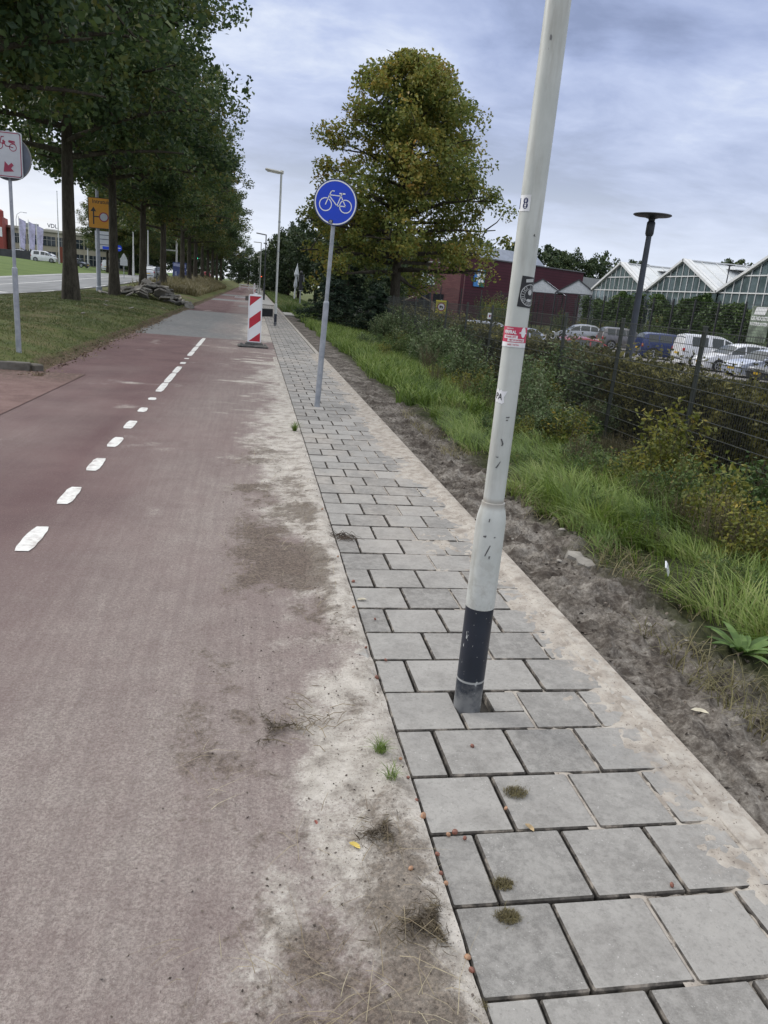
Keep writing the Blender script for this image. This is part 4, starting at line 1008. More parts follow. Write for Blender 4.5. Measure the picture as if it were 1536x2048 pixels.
b = B(); b.box((.0, 0, 8.65), (.35, .55, .10), bev=.04); b.build('lamp_head', mt('grey_lamp', 0), ys)

# ------------------------------------------------------------------ heap of broken slabs
hr = random.Random(12)
cmats = [mt('broken_slab_a', (.23, .215, .19), .95, var=.3, scale=8, dirt=(.09, .08, .065), dirt_amt=.6), mt('broken_slab_b', (.155, .15, .135), .95, var=.3, scale=8), mt('broken_slab_c', (.31, .29, .25), .95, var=.25, scale=8)]
shards = []
for i in range(7):
    n = hr.choice((4, 5, 5, 6)); sz = hr.uniform(.34, .54); b = B()
    P = [(sz*(1+hr.uniform(-.3, .25))*math.cos(6.283*j/n+hr.uniform(-.3, .3)), sz*.75*(1+hr.uniform(-.3, .25))*math.sin(6.283*j/n+hr.uniform(-.3, .3))) for j in range(n)]
    b.plate(P, -.038, .038); me = b.mesh('broken_slab', cmats[i % 3]); shards.append(me)
hx, hy = -5.2, 43.2
for i in range(74):
    r_ = 2.35*hr.random()**.75; a = hr.uniform(0, 6.283); f = 1-r_/2.45
    x, y = hx+r_*math.cos(a)*.85, hy+r_*math.sin(a)*.9; z = g1(x, y)+.05+max(0, 1.0*f**1.15)*hr.uniform(.55, 1.0)
    o = add('broken_slab', shards[i % 7], None, (x, y, z)); o.rotation_euler = (R(90)+hr.uniform(-.55, .55), hr.uniform(-.6, .6), hr.uniform(0, 6.28)); s_ = hr.uniform(.7, 1.15); o.scale = (s_, s_, s_)
    tag(o, 'broken concrete slab in the heap under the oaks', 'concrete slab', 'broken slabs in the heap')
b = B(); b.box((0, 0, 0), (1.1, .7, .10), bev=.02); o = b.build('concrete_slab', cmats[1], None, False, (-3.95, 43.8, g1(-3.95, 43.8)+.07)); o.rotation_euler = (.05, -.1, .2); tag(o, 'flat whole slab lying right of the broken heap', 'concrete slab')
b = B(); b.box((0, 0, 0), (.95, .5, .09), bev=.02); o = b.build('concrete_slab', cmats[0], None, False, (-7.35, 42.3, g1(-7.35, 42.3)+.06)); o.rotation_euler = (.1, .15, .5); tag(o, 'slab lying alone at the left end of the heap', 'concrete slab')
for x, y in ((-5.4, 30.5), (-4.6, 31.2), (-5.0, 24.5), (-3.9, 36), (-3.5, 43.5), (-5.9, 33.5)):
    b = B(); b.box((0, 0, 0), (hr.uniform(.12, .22), .11, .035), bev=.01); o = b.build('concrete_chip', cmats[2], None, False, (x, y, g1(x, y)+.05)); o.rotation_euler = (hr.uniform(-.3, .3), hr.uniform(-.3, .3), hr.uniform(0, 3)); tag(o, 'pale concrete chip lying in the verge grass', 'debris', 'chips in the verge grass')

# ------------------------------------------------------------------ nuts, moss clods, litter on the slabs
NUT = plain('chestnut_shell', (.19, .075, .050), .45, var=.4, scale=60); NUT2 = plain('acorn_pale', (.34, .19, .11), .5, var=.3, scale=60)
bmn = B(); bmn.lathe([(.001, -.0105), (.007, -.0085), (.0115, -.002), (.0115, .003), (.008, .009), (.002, .0115)], 12)
nm = [bmn.mesh('nut', NUT, True), bmn.mesh('nut', NUT2, True)]
NP = [(.905, 2.45, 0), (.68, 3.16, 0), (.92, 2.08, 1), (.685, 1.965, 1), (.735, 1.945, 0), (.622, 2.06, 1), (.65, 4.15, 0), (.527, 1.81, 1), (.60, 2.36, 1), (.607, 2.25, 0), (.615, 2.14, 0), (.62, 1.80, 0), (.626, 1.76, 1), (.606, 3.3, 0), (.612, 3.0, 0), (.60, 3.75, 1), (.62, 1.5, 1), (.62, 1.46, 0), (.60, 4.55, 1), (.59, 5.6, 1), (.628, 1.88, 0), (.71, 1.975, 0), (.70, 3.62, 0), (1.33, 1.70, 0)]
for i, (x, y, v) in enumerate(NP):
    o = add('nut', nm[v], None, (x, y, (float(path_z(np.array(x), np.array(y)))+.006 if x < .615 else .019))); o.rotation_euler = (hr.uniform(-1, 1), hr.uniform(-1, 1), hr.uniform(0, 6)); s_ = hr.uniform(.55, .88); o.scale = (s_*hr.uniform(.9, 1.25), s_, s_*.85)
    near_ = i in (0,)
    tag(o, 'reddish nut alone in the middle of a slab in front of the lamp post' if near_ else ('pale brown nut in the joint beside the slabs' if v else 'dark red brown nut near the left edge of the slabs'), 'nut', None if near_ else ('pale nuts' if v else 'dark nuts'))
mr = np.random.default_rng(8)
MOSS = leaf('moss', [(.1, (.07, .055, .028)), (.5, (.13, .11, .048)), (.9, (.21, .18, .085))], .1, 20)
for x, y, r_, lab in ((.985, 2.165, .040, 'round brown moss clod on the third slab row below the post'), (.80, 1.745, .030, 'flattened moss clod across a joint'), (.775, 1.625, .033, 'darker moss clod nearest the bottom of the picture'), (.60, 1.36, .025, 'small moss clump in the joint at the bottom edge')):
    n = 900; d = rand_unit(n, mr); d[:, 2] = np.abs(d[:, 2])*.75; base = d*(r_*mr.random(n)**.35)[:, None]
    o = add('moss_clod', blade_mesh('moss_clod', base*[1.15, .85, .38]*(1+.35*mr.normal(size=(n, 1))*(np.arange(n)[:, None] % 5 == 0)), .010, .0016, .9, MOSS, mr), None, (x, y, .0125)); tag(o, lab, 'moss')
for x, y, lab in ((.53, 2.41, 'larger green grass tuft growing in the sand beside the slabs'), (.545, 2.245, 'thin green grass tuft just below the larger one'), (.545, 8.9, 'grass tuft in the gutter farther along the slabs')):
    n = 130 if y > 2.3 else 60; a = mr.uniform(0, 6.28, n); rr = .022*mr.random(n)**.5
    o = add('grass_tuft', blade_mesh('grass_tuft', np.column_stack([rr*np.cos(a), rr*np.sin(a), np.zeros(n)]), .05 if y < 8 else .12, .0022 if y < 8 else .004, .9, GR, mr), None, (x, y, float(path_z(np.array(x), np.array(y))))); tag(o, lab, 'grass tuft')
DB = leaf('dead_grass', [(.1, (.045, .034, .022)), (.6, (.10, .078, .050)), (.92, (.22, .18, .11))], .1, 12)
for x, y, r_, n, lab in ((.53, 1.60, .055, 900, 'large dark clump of dead grass and earth in the sand, nearest the bottom'), (.46, 1.97, .060, 420, 'loose dead grass clump just right of the yellow leaf'), (.16, 2.62, .11, 420, 'flat spread of dead grass in the dirt, left of the dry twigs')):
    a = mr.uniform(0, 6.28, n); rr = r_*np.abs(mr.normal(0, .7, n)); lob = .55+.9*vnoise(a*1.3+x*50, a*0+y*9); rr = rr*lob; px_q = np.column_stack([rr*np.cos(a)+.4*r_*np.sin(a*2+x*9), rr*np.sin(a)*1.3, .003+.005*mr.random(n)+np.maximum(0, .010*(1-rr/r_))])
    o = add('dead_grass_clump', leaf_mesh('dead_grass_clump', px_q, mr.uniform(.012, .05, n), DB, mr, flat=.82, aspect=.075), None, (x, y, float(path_z(np.array(x), np.array(y)))+.002)); tag(o, lab, 'dead grass')
LEAFY = mt('dry_leaf', (.30, .22, .12), .7, var=.3, scale=30)
def dead_leaf(x, y, z, s_, lab, mat=LEAFY, rz=0, group=None):
    b = B(); P = [(0, -1), (.35, -.55), (.5, 0), (.33, .55), (0, 1), (-.33, .55), (-.5, 0), (-.35, -.55)]
    cidx = b.addv([(0, 0, .02*s_)]); o_ = b.addv([(p[0]*s_*(1+.2*math.sin(9*i)), p[1]*s_, abs(p[0])*s_*.45+.004) for i, p in enumerate(P)])
    for i in range(8): b.face((cidx, o_+i, o_+(i+1) % 8))
    o = b.build('dead_leaf', mat, None, False, (x, y, z)); o.rotation_euler = (0, 0, rz); tag(o, lab, 'leaf', group)
dead_leaf(.372, 1.93, .02, .022, 'yellow leaf lying in the sand left of the slabs', mt('yellow_leaf', (.55, .42, .10), .6), .8)
dead_leaf(.665, 3.88, .014, .03, 'pale dry leaf on a slab left of the lamp post', mt('pale_leaf', (.50, .46, .36), .7), 1.7)
dead_leaf(.97, 1.98, .015, .022, 'shrivelled leaf on the slab joint below the round moss clod', LEAFY, .4)
dead_leaf(2.05, 2.70, -.005, .04, 'pale curled leaf on the bare soil near the right edge', mt('pale_leaf', 0), 1.1)
dead_leaf(.26, 2.05, .015, .012, 'small red brown scrap in the sand', mt('red_scrap', (.24, .08, .06), .7), .2)
b = B(); b.stroke([(-.03, 0), (.0, .008), (.035, -.004)], .05, -.004, .004); o = b.build('paper_scrap', mt('paper', (.78, .80, .84), .6), None, False, (2.80, 4.33, soil_z(np.array([2.80]), np.array([4.33]))[0]+.10)); o.rotation_euler = (-.5, .9, .5); tag(o, 'white crumpled paper scrap caught in the long grass', 'litter')
for i, (x, y, s_) in enumerate(((2.42, 3.42, .028), (2.30, 3.62, .02), (2.15, 4.6, .02), (2.5, 5.4, .024), (2.2, 2.9, .018), (2.02, 5.2, .018))):
    b = B(); b.lathe([(.2*s_, -.5*s_), (.9*s_, -.3*s_), (s_, .1*s_), (.6*s_, .5*s_), (.1*s_, .62*s_)], 7)
    o = b.build('stone', mt('pebble', (.27, .25, .22), .9, var=.3, scale=30), None, True, (x, y, soil_z(np.array([x]), np.array([y]))[0]+.3*s_)); o.scale = (1.3, .9, .9); o.rotation_euler = (.2, .1, i); tag(o, 'pale rounded stone on the bare soil' if i else 'largest pale stone at the soil edge by the grass', 'stone', 'stones on the bare soil' if i else None)
for x, y, n_, lab in ((2.33, 4.66, 3, 'lump of broken pale concrete at the soil edge by the long grass'),):
    b = B()
    P = [(.75*p_[0], .75*p_[1]) for p_ in [(-.07, -.16), (.02, -.19), (.08, -.09), (.06, .0), (.10, .09), (.03, .2), (-.05, .13), (-.03, .03), (-.10, -.05)]]
    top_ = b.addv([(p[0]*.85, p[1]*.85, .035+mr.uniform(-.008, .012)) for p in P]); bot_ = b.addv([(p[0], p[1], -.03) for p in P]); b.face(range(top_, top_+9))
    for i in range(9): b.face((bot_+i, bot_+(i+1) % 9, top_+(i+1) % 9, top_+i))
    o = b.build('concrete_lump', cmats[0], None, False, (x, y, soil_z(np.array([x]), np.array([y]))[0]-.008)); o.rotation_euler = (.12, -.1, .5); tag(o, lab, 'debris')
# dark stem bundle lying over the gutter
b = B()
for i in range(60):
    x, y = mr.normal(0, .035), mr.normal(0, .03); a = mr.uniform(-.6, .6); l_ = mr.uniform(.04, .10)
    b.tube([(x, y, .004), (x+l_*math.cos(a)*.5, y+l_*math.sin(a)*.5, .018+mr.uniform(0, .02)), (x+l_*math.cos(a), y+l_*math.sin(a), .004)], .0014, 4)
o = b.build('root_clump', mt('root_brown', (.075, .055, .040), 1, var=.4), None, False, (.655, 4.98, .012)); tag(o, 'clump of brown roots lying over the slab edge', 'roots')
b = B()
for i in range(26):
    x, y = mr.normal(0, .05), mr.normal(0, .09); a = mr.uniform(0, 3.1); l_ = mr.uniform(.05, .12)
    b.tube([(x, y, .006), (x+l_*math.cos(a)*.5, y+l_*math.sin(a)*.5, .02), (x+l_*math.cos(a), y+l_*math.sin(a), .008)], .0013, 4)
o = b.build('twig_bundle', mt('twig', (.20, .16, .10), 1, var=.4), None, False, (.30, 2.62, .012)); tag(o, 'scatter of dry twigs in the dirt left of the lamp post foot', 'twigs')
# broad plantain at the right edge of the soil
b = B()
for i in range(15):
    a = 6.283*i/15+mr.uniform(-.2, .2); l_ = mr.uniform(.13, .28); up = mr.uniform(.4, 1.1); P0 = []
    for t in np.linspace(0, 1, 7):
        wdt = .022*math.sin(math.pi*min(1, .12+t*.88))+.003; rr = l_*(t*math.cos(up*.6)); zz_ = l_*math.sin(up)*(t-.55*t*t)*1.2
        P0.append(((rr*math.cos(a)-wdt*math.sin(a), rr*math.sin(a)+wdt*math.cos(a), zz_+.006), (rr*math.cos(a), rr*math.sin(a), zz_), (rr*math.cos(a)+wdt*math.sin(a), rr*math.sin(a)-wdt*math.cos(a), zz_+.006)))
    for p, q in zip(P0, P0[1:]): b.quad(p[0], p[1], q[1], q[0]); b.quad(p[1], p[2], q[2], q[1])
o = b.build('plantain', leaf('plantain_leaf', [(.1, (.07, .13, .03)), (.6, (.12, .20, .05)), (.95, (.18, .27, .09))], .3, 6), None, False, (2.66, 3.28, soil_z(np.array([2.66]), np.array([3.28]))[0])); tag(o, 'broad leaved plantain rosette at the soil edge on the right', 'plant')
# ------------------------------------------------------------------ mesh fence along the bank
FX = 6.3
fgreen = M('fence_steel'); fgreen.set((.055, .062, .055), .5, .3); FENCE = fgreen.m
fw_ = M('fence_wire'); fw_.set((.075, .080, .070), .5, .3); FWIRE = fw_.m
ys_post = [2.55+2.5*i for i in range(17)]
fe = empty('mesh_fence', (FX, 2.55, g1(FX, 10)), 0, 'dark double wire mesh fence on the bank before the hedge', 'fence')
zb, ztop = g1(FX, 10), 1.54
def fence_post(b, h): b.box((0, 0, h/2-.15), (.045, .075, h+.3), bev=.006); b.box((0, 0, h+.005), (.05, .08, .02), bev=.004)
b = B(); fence_post(b, ztop-zb+.06); pm0 = b.mesh('post', FENCE)
b = B(); hgt = ztop-zb-.03
for i in range(51): b.box((0, .05*i, hgt/2), (.0040, .0040, hgt))
for j in range(11):
    z = hgt-.02-.20*j
    for dx in (-.0055, .0055): b.box((dx, 1.25, z), (.0075, 2.5, .0085))
pn0 = b.mesh('mesh_panel', FWIRE)
for i, y in enumerate(ys_post):
    add('post', pm0, fe, (.04, y-2.55, 0))
    if i < len(ys_post)-1: add('mesh_panel', pn0, fe, (0, y-2.55, .05))
add('mesh_panel', pn0, fe, (0, -2.5, .05)); 
# brown solid fence end farther on
fb = empty('board_fence', (6.6, 44.5, -.6), 0, 'short dark brown solid fence behind the conifers', 'fence')
b = B(); b.box((1.6, 0, 1.0), (3.4, .06, 1.9), bev=.01); b.build('panel', mt('brown_mesh_screen', (.035, .030, .028), .9, var=.2), fb)
for x in (0, 3.25):
    b = B(); b.box((x, -.05, 1.0), (.08, .08, 2.1)); b.build('post', FENCE, fb)

# black fence at the far side of the parking lot
ff = empty('parking_fence', (30.4, 30, -1.0), 0, 'tall black wire fence behind the parked cars, in front of the glasshouses', 'fence')
b = B(); b.box((0, 0, 2.0), (.09, .09, 4.1)); p1 = b.mesh('post', BLACK)
b = B()
for j in range(21): b.box((0, 1.43, .1+.19*j), (.012, 2.86, .014))
for i in range(20): b.box((0, .143*i, 2.0), (.008, .008, 3.9))
p2 = b.mesh('wire_panel', BLACK)
for i in range(22):
    add('post', p1, ff, (0, i*2.86, 0)); add('wire_panel', p2, ff, (0, i*2.86, 0))
ff2 = dup(ff, (14.5, 92.5, -1.0), R(-90), label='black wire fence in front of the dark red building')
ff2.rotation_euler = (0, 0, R(-78))
# ------------------------------------------------------------------ parking lot lamps and signs
def disc_lamp(loc, h, rad, pr, label, group=None):
    t = empty('disc_lamp', loc, 0, label, 'street lamp', group)
    b = B(); b.lathe([(pr*1.5, -.1), (pr*1.5, .05), (pr*1.05, .08), (pr*1.0, .1), (pr*.62, h-.55)], 16); b.build('pole', ANTH, t, True)
    b = B(); b.lathe([(pr*.75, h-.56), (pr*.95, h-.50), (pr*.95, h-.22), (pr*.7, h-.18), (pr*.8, h-.12)], 16); b.build('collar', BLACK, t, True)
    b = B(); b.lathe([(pr*.8, h-.13), (rad*.45, h-.085), (rad*.92, h-.06), (rad, h-.035), (rad*.98, h-.015), (rad*.3, h)], 32); b.build('disc_head', BLACK, t, True)
disc_lamp((10.41, 19.97, -1.0), 5.30, .50, .115, 'near dark blue parking lamp with flat disc head, in front of the cars')
disc_lamp((37.45, 57.74, -1.0), 7.15, .40, .07, 'far disc lamp before the glasshouse at the right')
disc_lamp((14.9, 67.2, -1.0), 6.45, .50, .10, 'disc lamp in front of the pinkish brick wall')
disc_lamp((22.3, 97.3, -1.0), 5.7, .6, .10, 'second dark lamp close behind the one at the brick wall')
t = empty('no_lorry_sign', (9.9, 40.4, -1.0), .0, 'square yellow sign with lorry in a red ring beyond the fence', 'road sign')
b = B(); b.lathe([(.035, 0), (.035, 2.6)], 10); b.build('pole', GALV, t)
b = B(); b.plate([(-.31, 1.88), (.31, 1.88), (.31, 2.56), (-.31, 2.56)], -.06, -.04); b.build('board', mt('lime_board', (.42, .38, .04), .5), t)
b = B(); b.plate(circle((0, 2.22), .17, 28), -.062, -.062); b.build('white_disc', WHITE, t)
b = B(); b.ring((0, 2.22), .17, .22, -.063, 28); b.build('red_ring', mt('dark_red_print', 0), t)
b = B(); b.plate([(-.11, 2.18), (.03, 2.18), (.03, 2.29), (-.11, 2.29)], -.0635, -.0635); b.plate([(.035, 2.18), (.11, 2.18), (.11, 2.23), (.07, 2.27), (.035, 2.27)], -.0635, -.0635)
b.plate(circle((-.06, 2.17), .025, 10), -.064, -.064); b.plate(circle((.07, 2.17), .025, 10), -.064, -.064); b.build('lorry_symbol', BLACK, t)
b = B(); b.plate([(-.055, 0), (.055, 0), (.055, .16), (-.055, .16)], -.02, -.01); o = b.build('notice', WHITE, None, False, (6.27, 20.05, 1.25)); tag(o, 'small white notice fixed on the mesh fence', 'notice'); 
b = B(); b.plate([(-.02, .05), (.02, .05), (.02, .11), (-.02, .11)], -.0215, -.0215); b.build('print', mt('dark_red_print', 0), o)

# ------------------------------------------------------------------ cars
def paint(key, col, met=.0):
    if key in MT: return MT[key]
    m = M(key); n = m.noise(2, 3); m.set(m.mix(m.rng(n, .3, .7), tuple(v*.95 for v in col), tuple(min(1, v*1.05) for v in col)), .28, met, .5)
    m.put(m.b.inputs['Coat Weight'], .6); m.put(m.b.inputs['Coat Roughness'], .06); MT[key] = m.m; return m.m
TYRE = mt('tyre', (.018, .018, .018), .9); RIM = mt('alloy_rim', (.45, .46, .48), .35, .6, var=.05); TRIM = mt('black_trim', (.02, .02, .022), .6)
TAIL = mt('tail_glass', (.38, .015, .02), .2); HEADL = mt('head_glass', (.62, .64, .66), .12, .2); PLATE = mt('number_plate', (.62, .40, .03), .5, var=.03)
PROF = {
 'hatch': [(0, .50, .50), (.015, .60, .64), (.06, .64, .84), (.14, .645, .965), (.30, .64, 1.0), (.46, .63, .985), (.58, .62, .90), (.72, .60, .605), (.86, .545, .545), (.96, .46, .46), (1, .36, .36)],
 'mpv': [(0, .48, .48), (.012, .58, .70), (.04, .62, .93), (.10, .63, .99), (.35, .63, 1.0), (.55, .62, .985), (.68, .61, .89), (.82, .59, .595), (.92, .53, .53), (.98, .45, .45), (1, .34, .34)],
 'van': [(0, .46, .46), (.01, .56, .75), (.03, .60, .96), (.08, .61, .995), (.40, .61, 1.0), (.56, .60, .985), (.68, .59, .87), (.80, .57, .575), (.92, .50, .50), (.98, .42, .42), (1, .32, .32)]}
def car(kind, mat, L_, W, H, loc, heading, label, group=None, plate_txt=True, name='parked_car', extra=None):
    t = empty(name, loc, heading, label, 'van' if kind == 'van' else 'car', group)      # +x is forward
    pr = PROF[kind]; b = B(); rings = []
    for s, be, ro in pr:
        x = (s-.5)*L_; e = abs(2*s-1); wv = W/2*(1-.16*e**5); z0 = .17+.06*max(0, e-.85)*6*.17
        be_, ro_ = be*H, ro*H; wr = wv*(.97-.42*max(0, min(1, (ro_-be_)/(H*.38)))*.62)
        P = [(-wv*.92, z0), (-wv, .32*H), (-wv*.995, .46*H if be > .47 else be_*.85), (-wv*.965, be_), (-wr, ro_-.012*(ro > be)), (-wr*.6, ro_+.03*(ro > be+.02)), (0, ro_+.042*(ro > be+.02)+.01)]
        P = P+[(-a, c_) for a, c_ in P[-2::-1]]
        rings.append(b.addv([(x, a, c_) for a, c_ in P]))
    n = 13
    for a, c_ in zip(rings, rings[1:]):
        for j in range(n-1): b.face((a+j, c_+j, c_+j+1, a+j+1))
        b.face((a+n-1, c_+n-1, c_, a))
    b.face([rings[0]+j for j in range(n)]); b.face([rings[-1]+j for j in range(n-1, -1, -1)])
    body = b.build('body', mat, t, True)
    V = [Vector(v) for v in b.v]
    def lerp_ring(s, j):
        for (s0, *_), (s1, *_), a, c_ in zip(pr, pr[1:], rings, rings[1:]):
            if s0 <= s <= s1: return V[a+j].lerp(V[c_+j], (s-s0)/(s1-s0))
    end = .74 if kind != 'hatch' else .665
    # side windows: two or three panes per side, standing a little proud of the body
    cuts = [(.10, .25), (.27, .455), (.475, end)] if kind != 'van' else [(.12, .34), (.40, .56), (.58, end)]
    if kind == 'van': cuts = cuts[1:] if label.find('closed') >= 0 else cuts
    for j0, j1, sg in ((3, 4, -1), (9, 8, 1)):
        for s0, s1 in cuts:
            g = B(); ss = np.linspace(s0, s1, 5); lo, hi = [], []
            for s in ss:
                a, c_ = lerp_ring(s, j0), lerp_ring(s, j1); lo.append(a.lerp(c_, .10)+Vector((0, sg*.012, 0))); hi.append(a.lerp(c_, .88)+Vector((0, sg*.012, 0)))
            for i in range(4): g.quad(lo[i], lo[i+1], hi[i+1], hi[i])
            g.build('window', GLASS, t)
    for nm, s0, s1 in (('windscreen', end-.055 if kind != 'hatch' else .585, pr[7][0]-.01), ('rear_window', .022, .085 if kind == 'hatch' else .045)):
        g = B(); up = Vector((.012 if nm == 'windscreen' else -.012, 0, .014))
        for j0 in range(4, 8): g.quad(*[p+up for p in (lerp_ring(s0, j0), lerp_ring(s1, j0), lerp_ring(s1, j0+1), lerp_ring(s0, j0+1))])
        g.build(nm, GLASS, t)
    r_ = .315 if H < 1.6 else .335
    for sx in (-.31, .32):
        for sg in (-1, 1):
            x, y = sx*L_, sg*(W/2-.10)
            a = B(); a.lathe([(r_+.055, -.02), (r_+.055, .02)], 24); ar = a.build('wheel_arch', TRIM, t, False, (x, sg*(W/2-.012), r_+.01)); ar.rotation_euler = (R(90), 0, 0)
            wv = B(); wv.lathe([(r_*.70, -.09), (r_*.93, -.10), (r_, -.06), (r_, .06), (r_*.93, .10), (r_*.70, .09)], 24); wh = wv.build('wheel', TYRE, t, True, (x, y+sg*.02, r_)); wh.rotation_euler = (R(90), 0, 0)
            q = B()
            for zz in (-.096, .096):
                q.lathe([(r_*.66, zz-.004), (r_*.70, zz), (r_*.66, zz+.004)], 20) if False else None
                for k_ in range(5):
                    aa = 6.283*k_/5; q.box((math.cos(aa)*r_*.36, math.sin(aa)*r_*.36, zz), (r_*.62, .065, .014), rz=aa)
                if zz < 0: q.lathe([(r_*.16, -.108), (r_*.16, .108)], 10)
                for k_ in range(20):
                    aa = 6.283*k_/20; q.box((math.cos(aa)*r_*.66, math.sin(aa)*r_*.66, zz), (.05, r_*.22, .014), rz=aa)
            q.build('rim', RIM, wh)
    for sg in (-1, 1):
        q = B(); q.box((-.487*L_, sg*W*.405, .52*H), (.10, .20, .22), bev=.03); q.build('tail_light', TAIL, t)
        q = B(); q.box((.462*L_, sg*W*.345, .44*H), (.16, .34, .13), bev=.04, rz=-sg*.35); q.build('headlight', HEADL, t)
        q = B(); q.box((.20*L_, sg*(W/2+.06), .66*H), (.12, .17, .12), bev=.03); q.build('mirror', mat, t)
    q = B(); q.box((.488*L_, 0, .26*H), (.10, W*.70, .20), bev=.04); q.box((.47*L_, 0, .41*H), (.12, W*.42, .07), bev=.02); q.box((-.492*L_, 0, .22*H), (.08, W*.74, .14), bev=.03); q.build('bumper_trim', TRIM, t)
    q = B(); q.box((.502*L_, 0, .30*H), (.02, .52, .11)); q.build('number_plate', PLATE, t)
    q = B(); q.box((-.506*L_, 0, .40*H), (.02, .52, .11)); q.build('number_plate', PLATE, t)
    return t
P_SIL = paint('silver_paint', (.50, .52, .55), .3); P_WHT = paint('white_paint', (.72, .73, .76)); P_GRY = paint('warm_grey_paint', (.20, .19, .195), .4)
P_NAV = paint('navy_paint', (.015, .032, .13), .2); P_RED = paint('red_paint', (.34, .02, .03)); P_BLK = paint('black_paint', (.018, .020, .024)); P_SLB = paint('pale_blue_silver_paint', (.46, .50, .60), .3)
car('hatch', P_SIL, 4.0, 1.75, 1.50, (27.2, 61.9, -.98), R(168), 'silver hatchback parked facing left, farthest in the row by the black fence')
car('mpv', P_GRY, 3.75, 1.70, 1.60, (27.7, 54.3, -.98), R(-8), 'grey brown boxy car parked between the silver hatchback and the lamp pole')
car('mpv', P_NAV, 4.2, 1.78, 1.62, (27.1, 46.7, -.98), R(-8), 'dark navy blue car right of the dark lamp pole')
car('van', P_WHT, 4.3, 1.80, 1.82, (27.2, 42.0, -.98), R(-6), 'white van seen from behind, right of the thick fence post')
car('hatch', P_WHT, 4.2, 1.80, 1.58, (27.0, 39.4, -.98), R(176), 'white hatchback facing left, partly in front of the white van')
car('hatch', P_SLB, 4.2, 1.78, 1.50, (26.9, 36.5, -.98), R(184), 'pale silver car with yellow plate, nose out beside the white hatchback')
car('hatch', P_BLK, 4.2, 1.78, 1.46, (26.2, 33.4, -.98), R(186), 'dark car with yellow plate at the right edge of the picture')
car('hatch', P_RED, 4.0, 1.74, 1.47, (14.4, 33.9, -1.0), R(176), 'red hatchback showing only its roof and windows above the hedge')
car('mpv', P_SIL, 4.2, 1.76, 1.50, (13.6, 47.1, -1.02), R(182), 'silver car roof above the hedge, left of the near lamp post')
car('hatch', P_SLB, 4.0, 1.76, 1.48, (14.2, 41.4, -1.02), R(178), 'pale car roof just left of the red sticker on the near lamp post')
car('hatch', P_SIL, 4.0, 1.7, 1.45, (12.6, 62.0, -1.0), R(20), 'grey car beside the small wooden shelter beyond the fence')

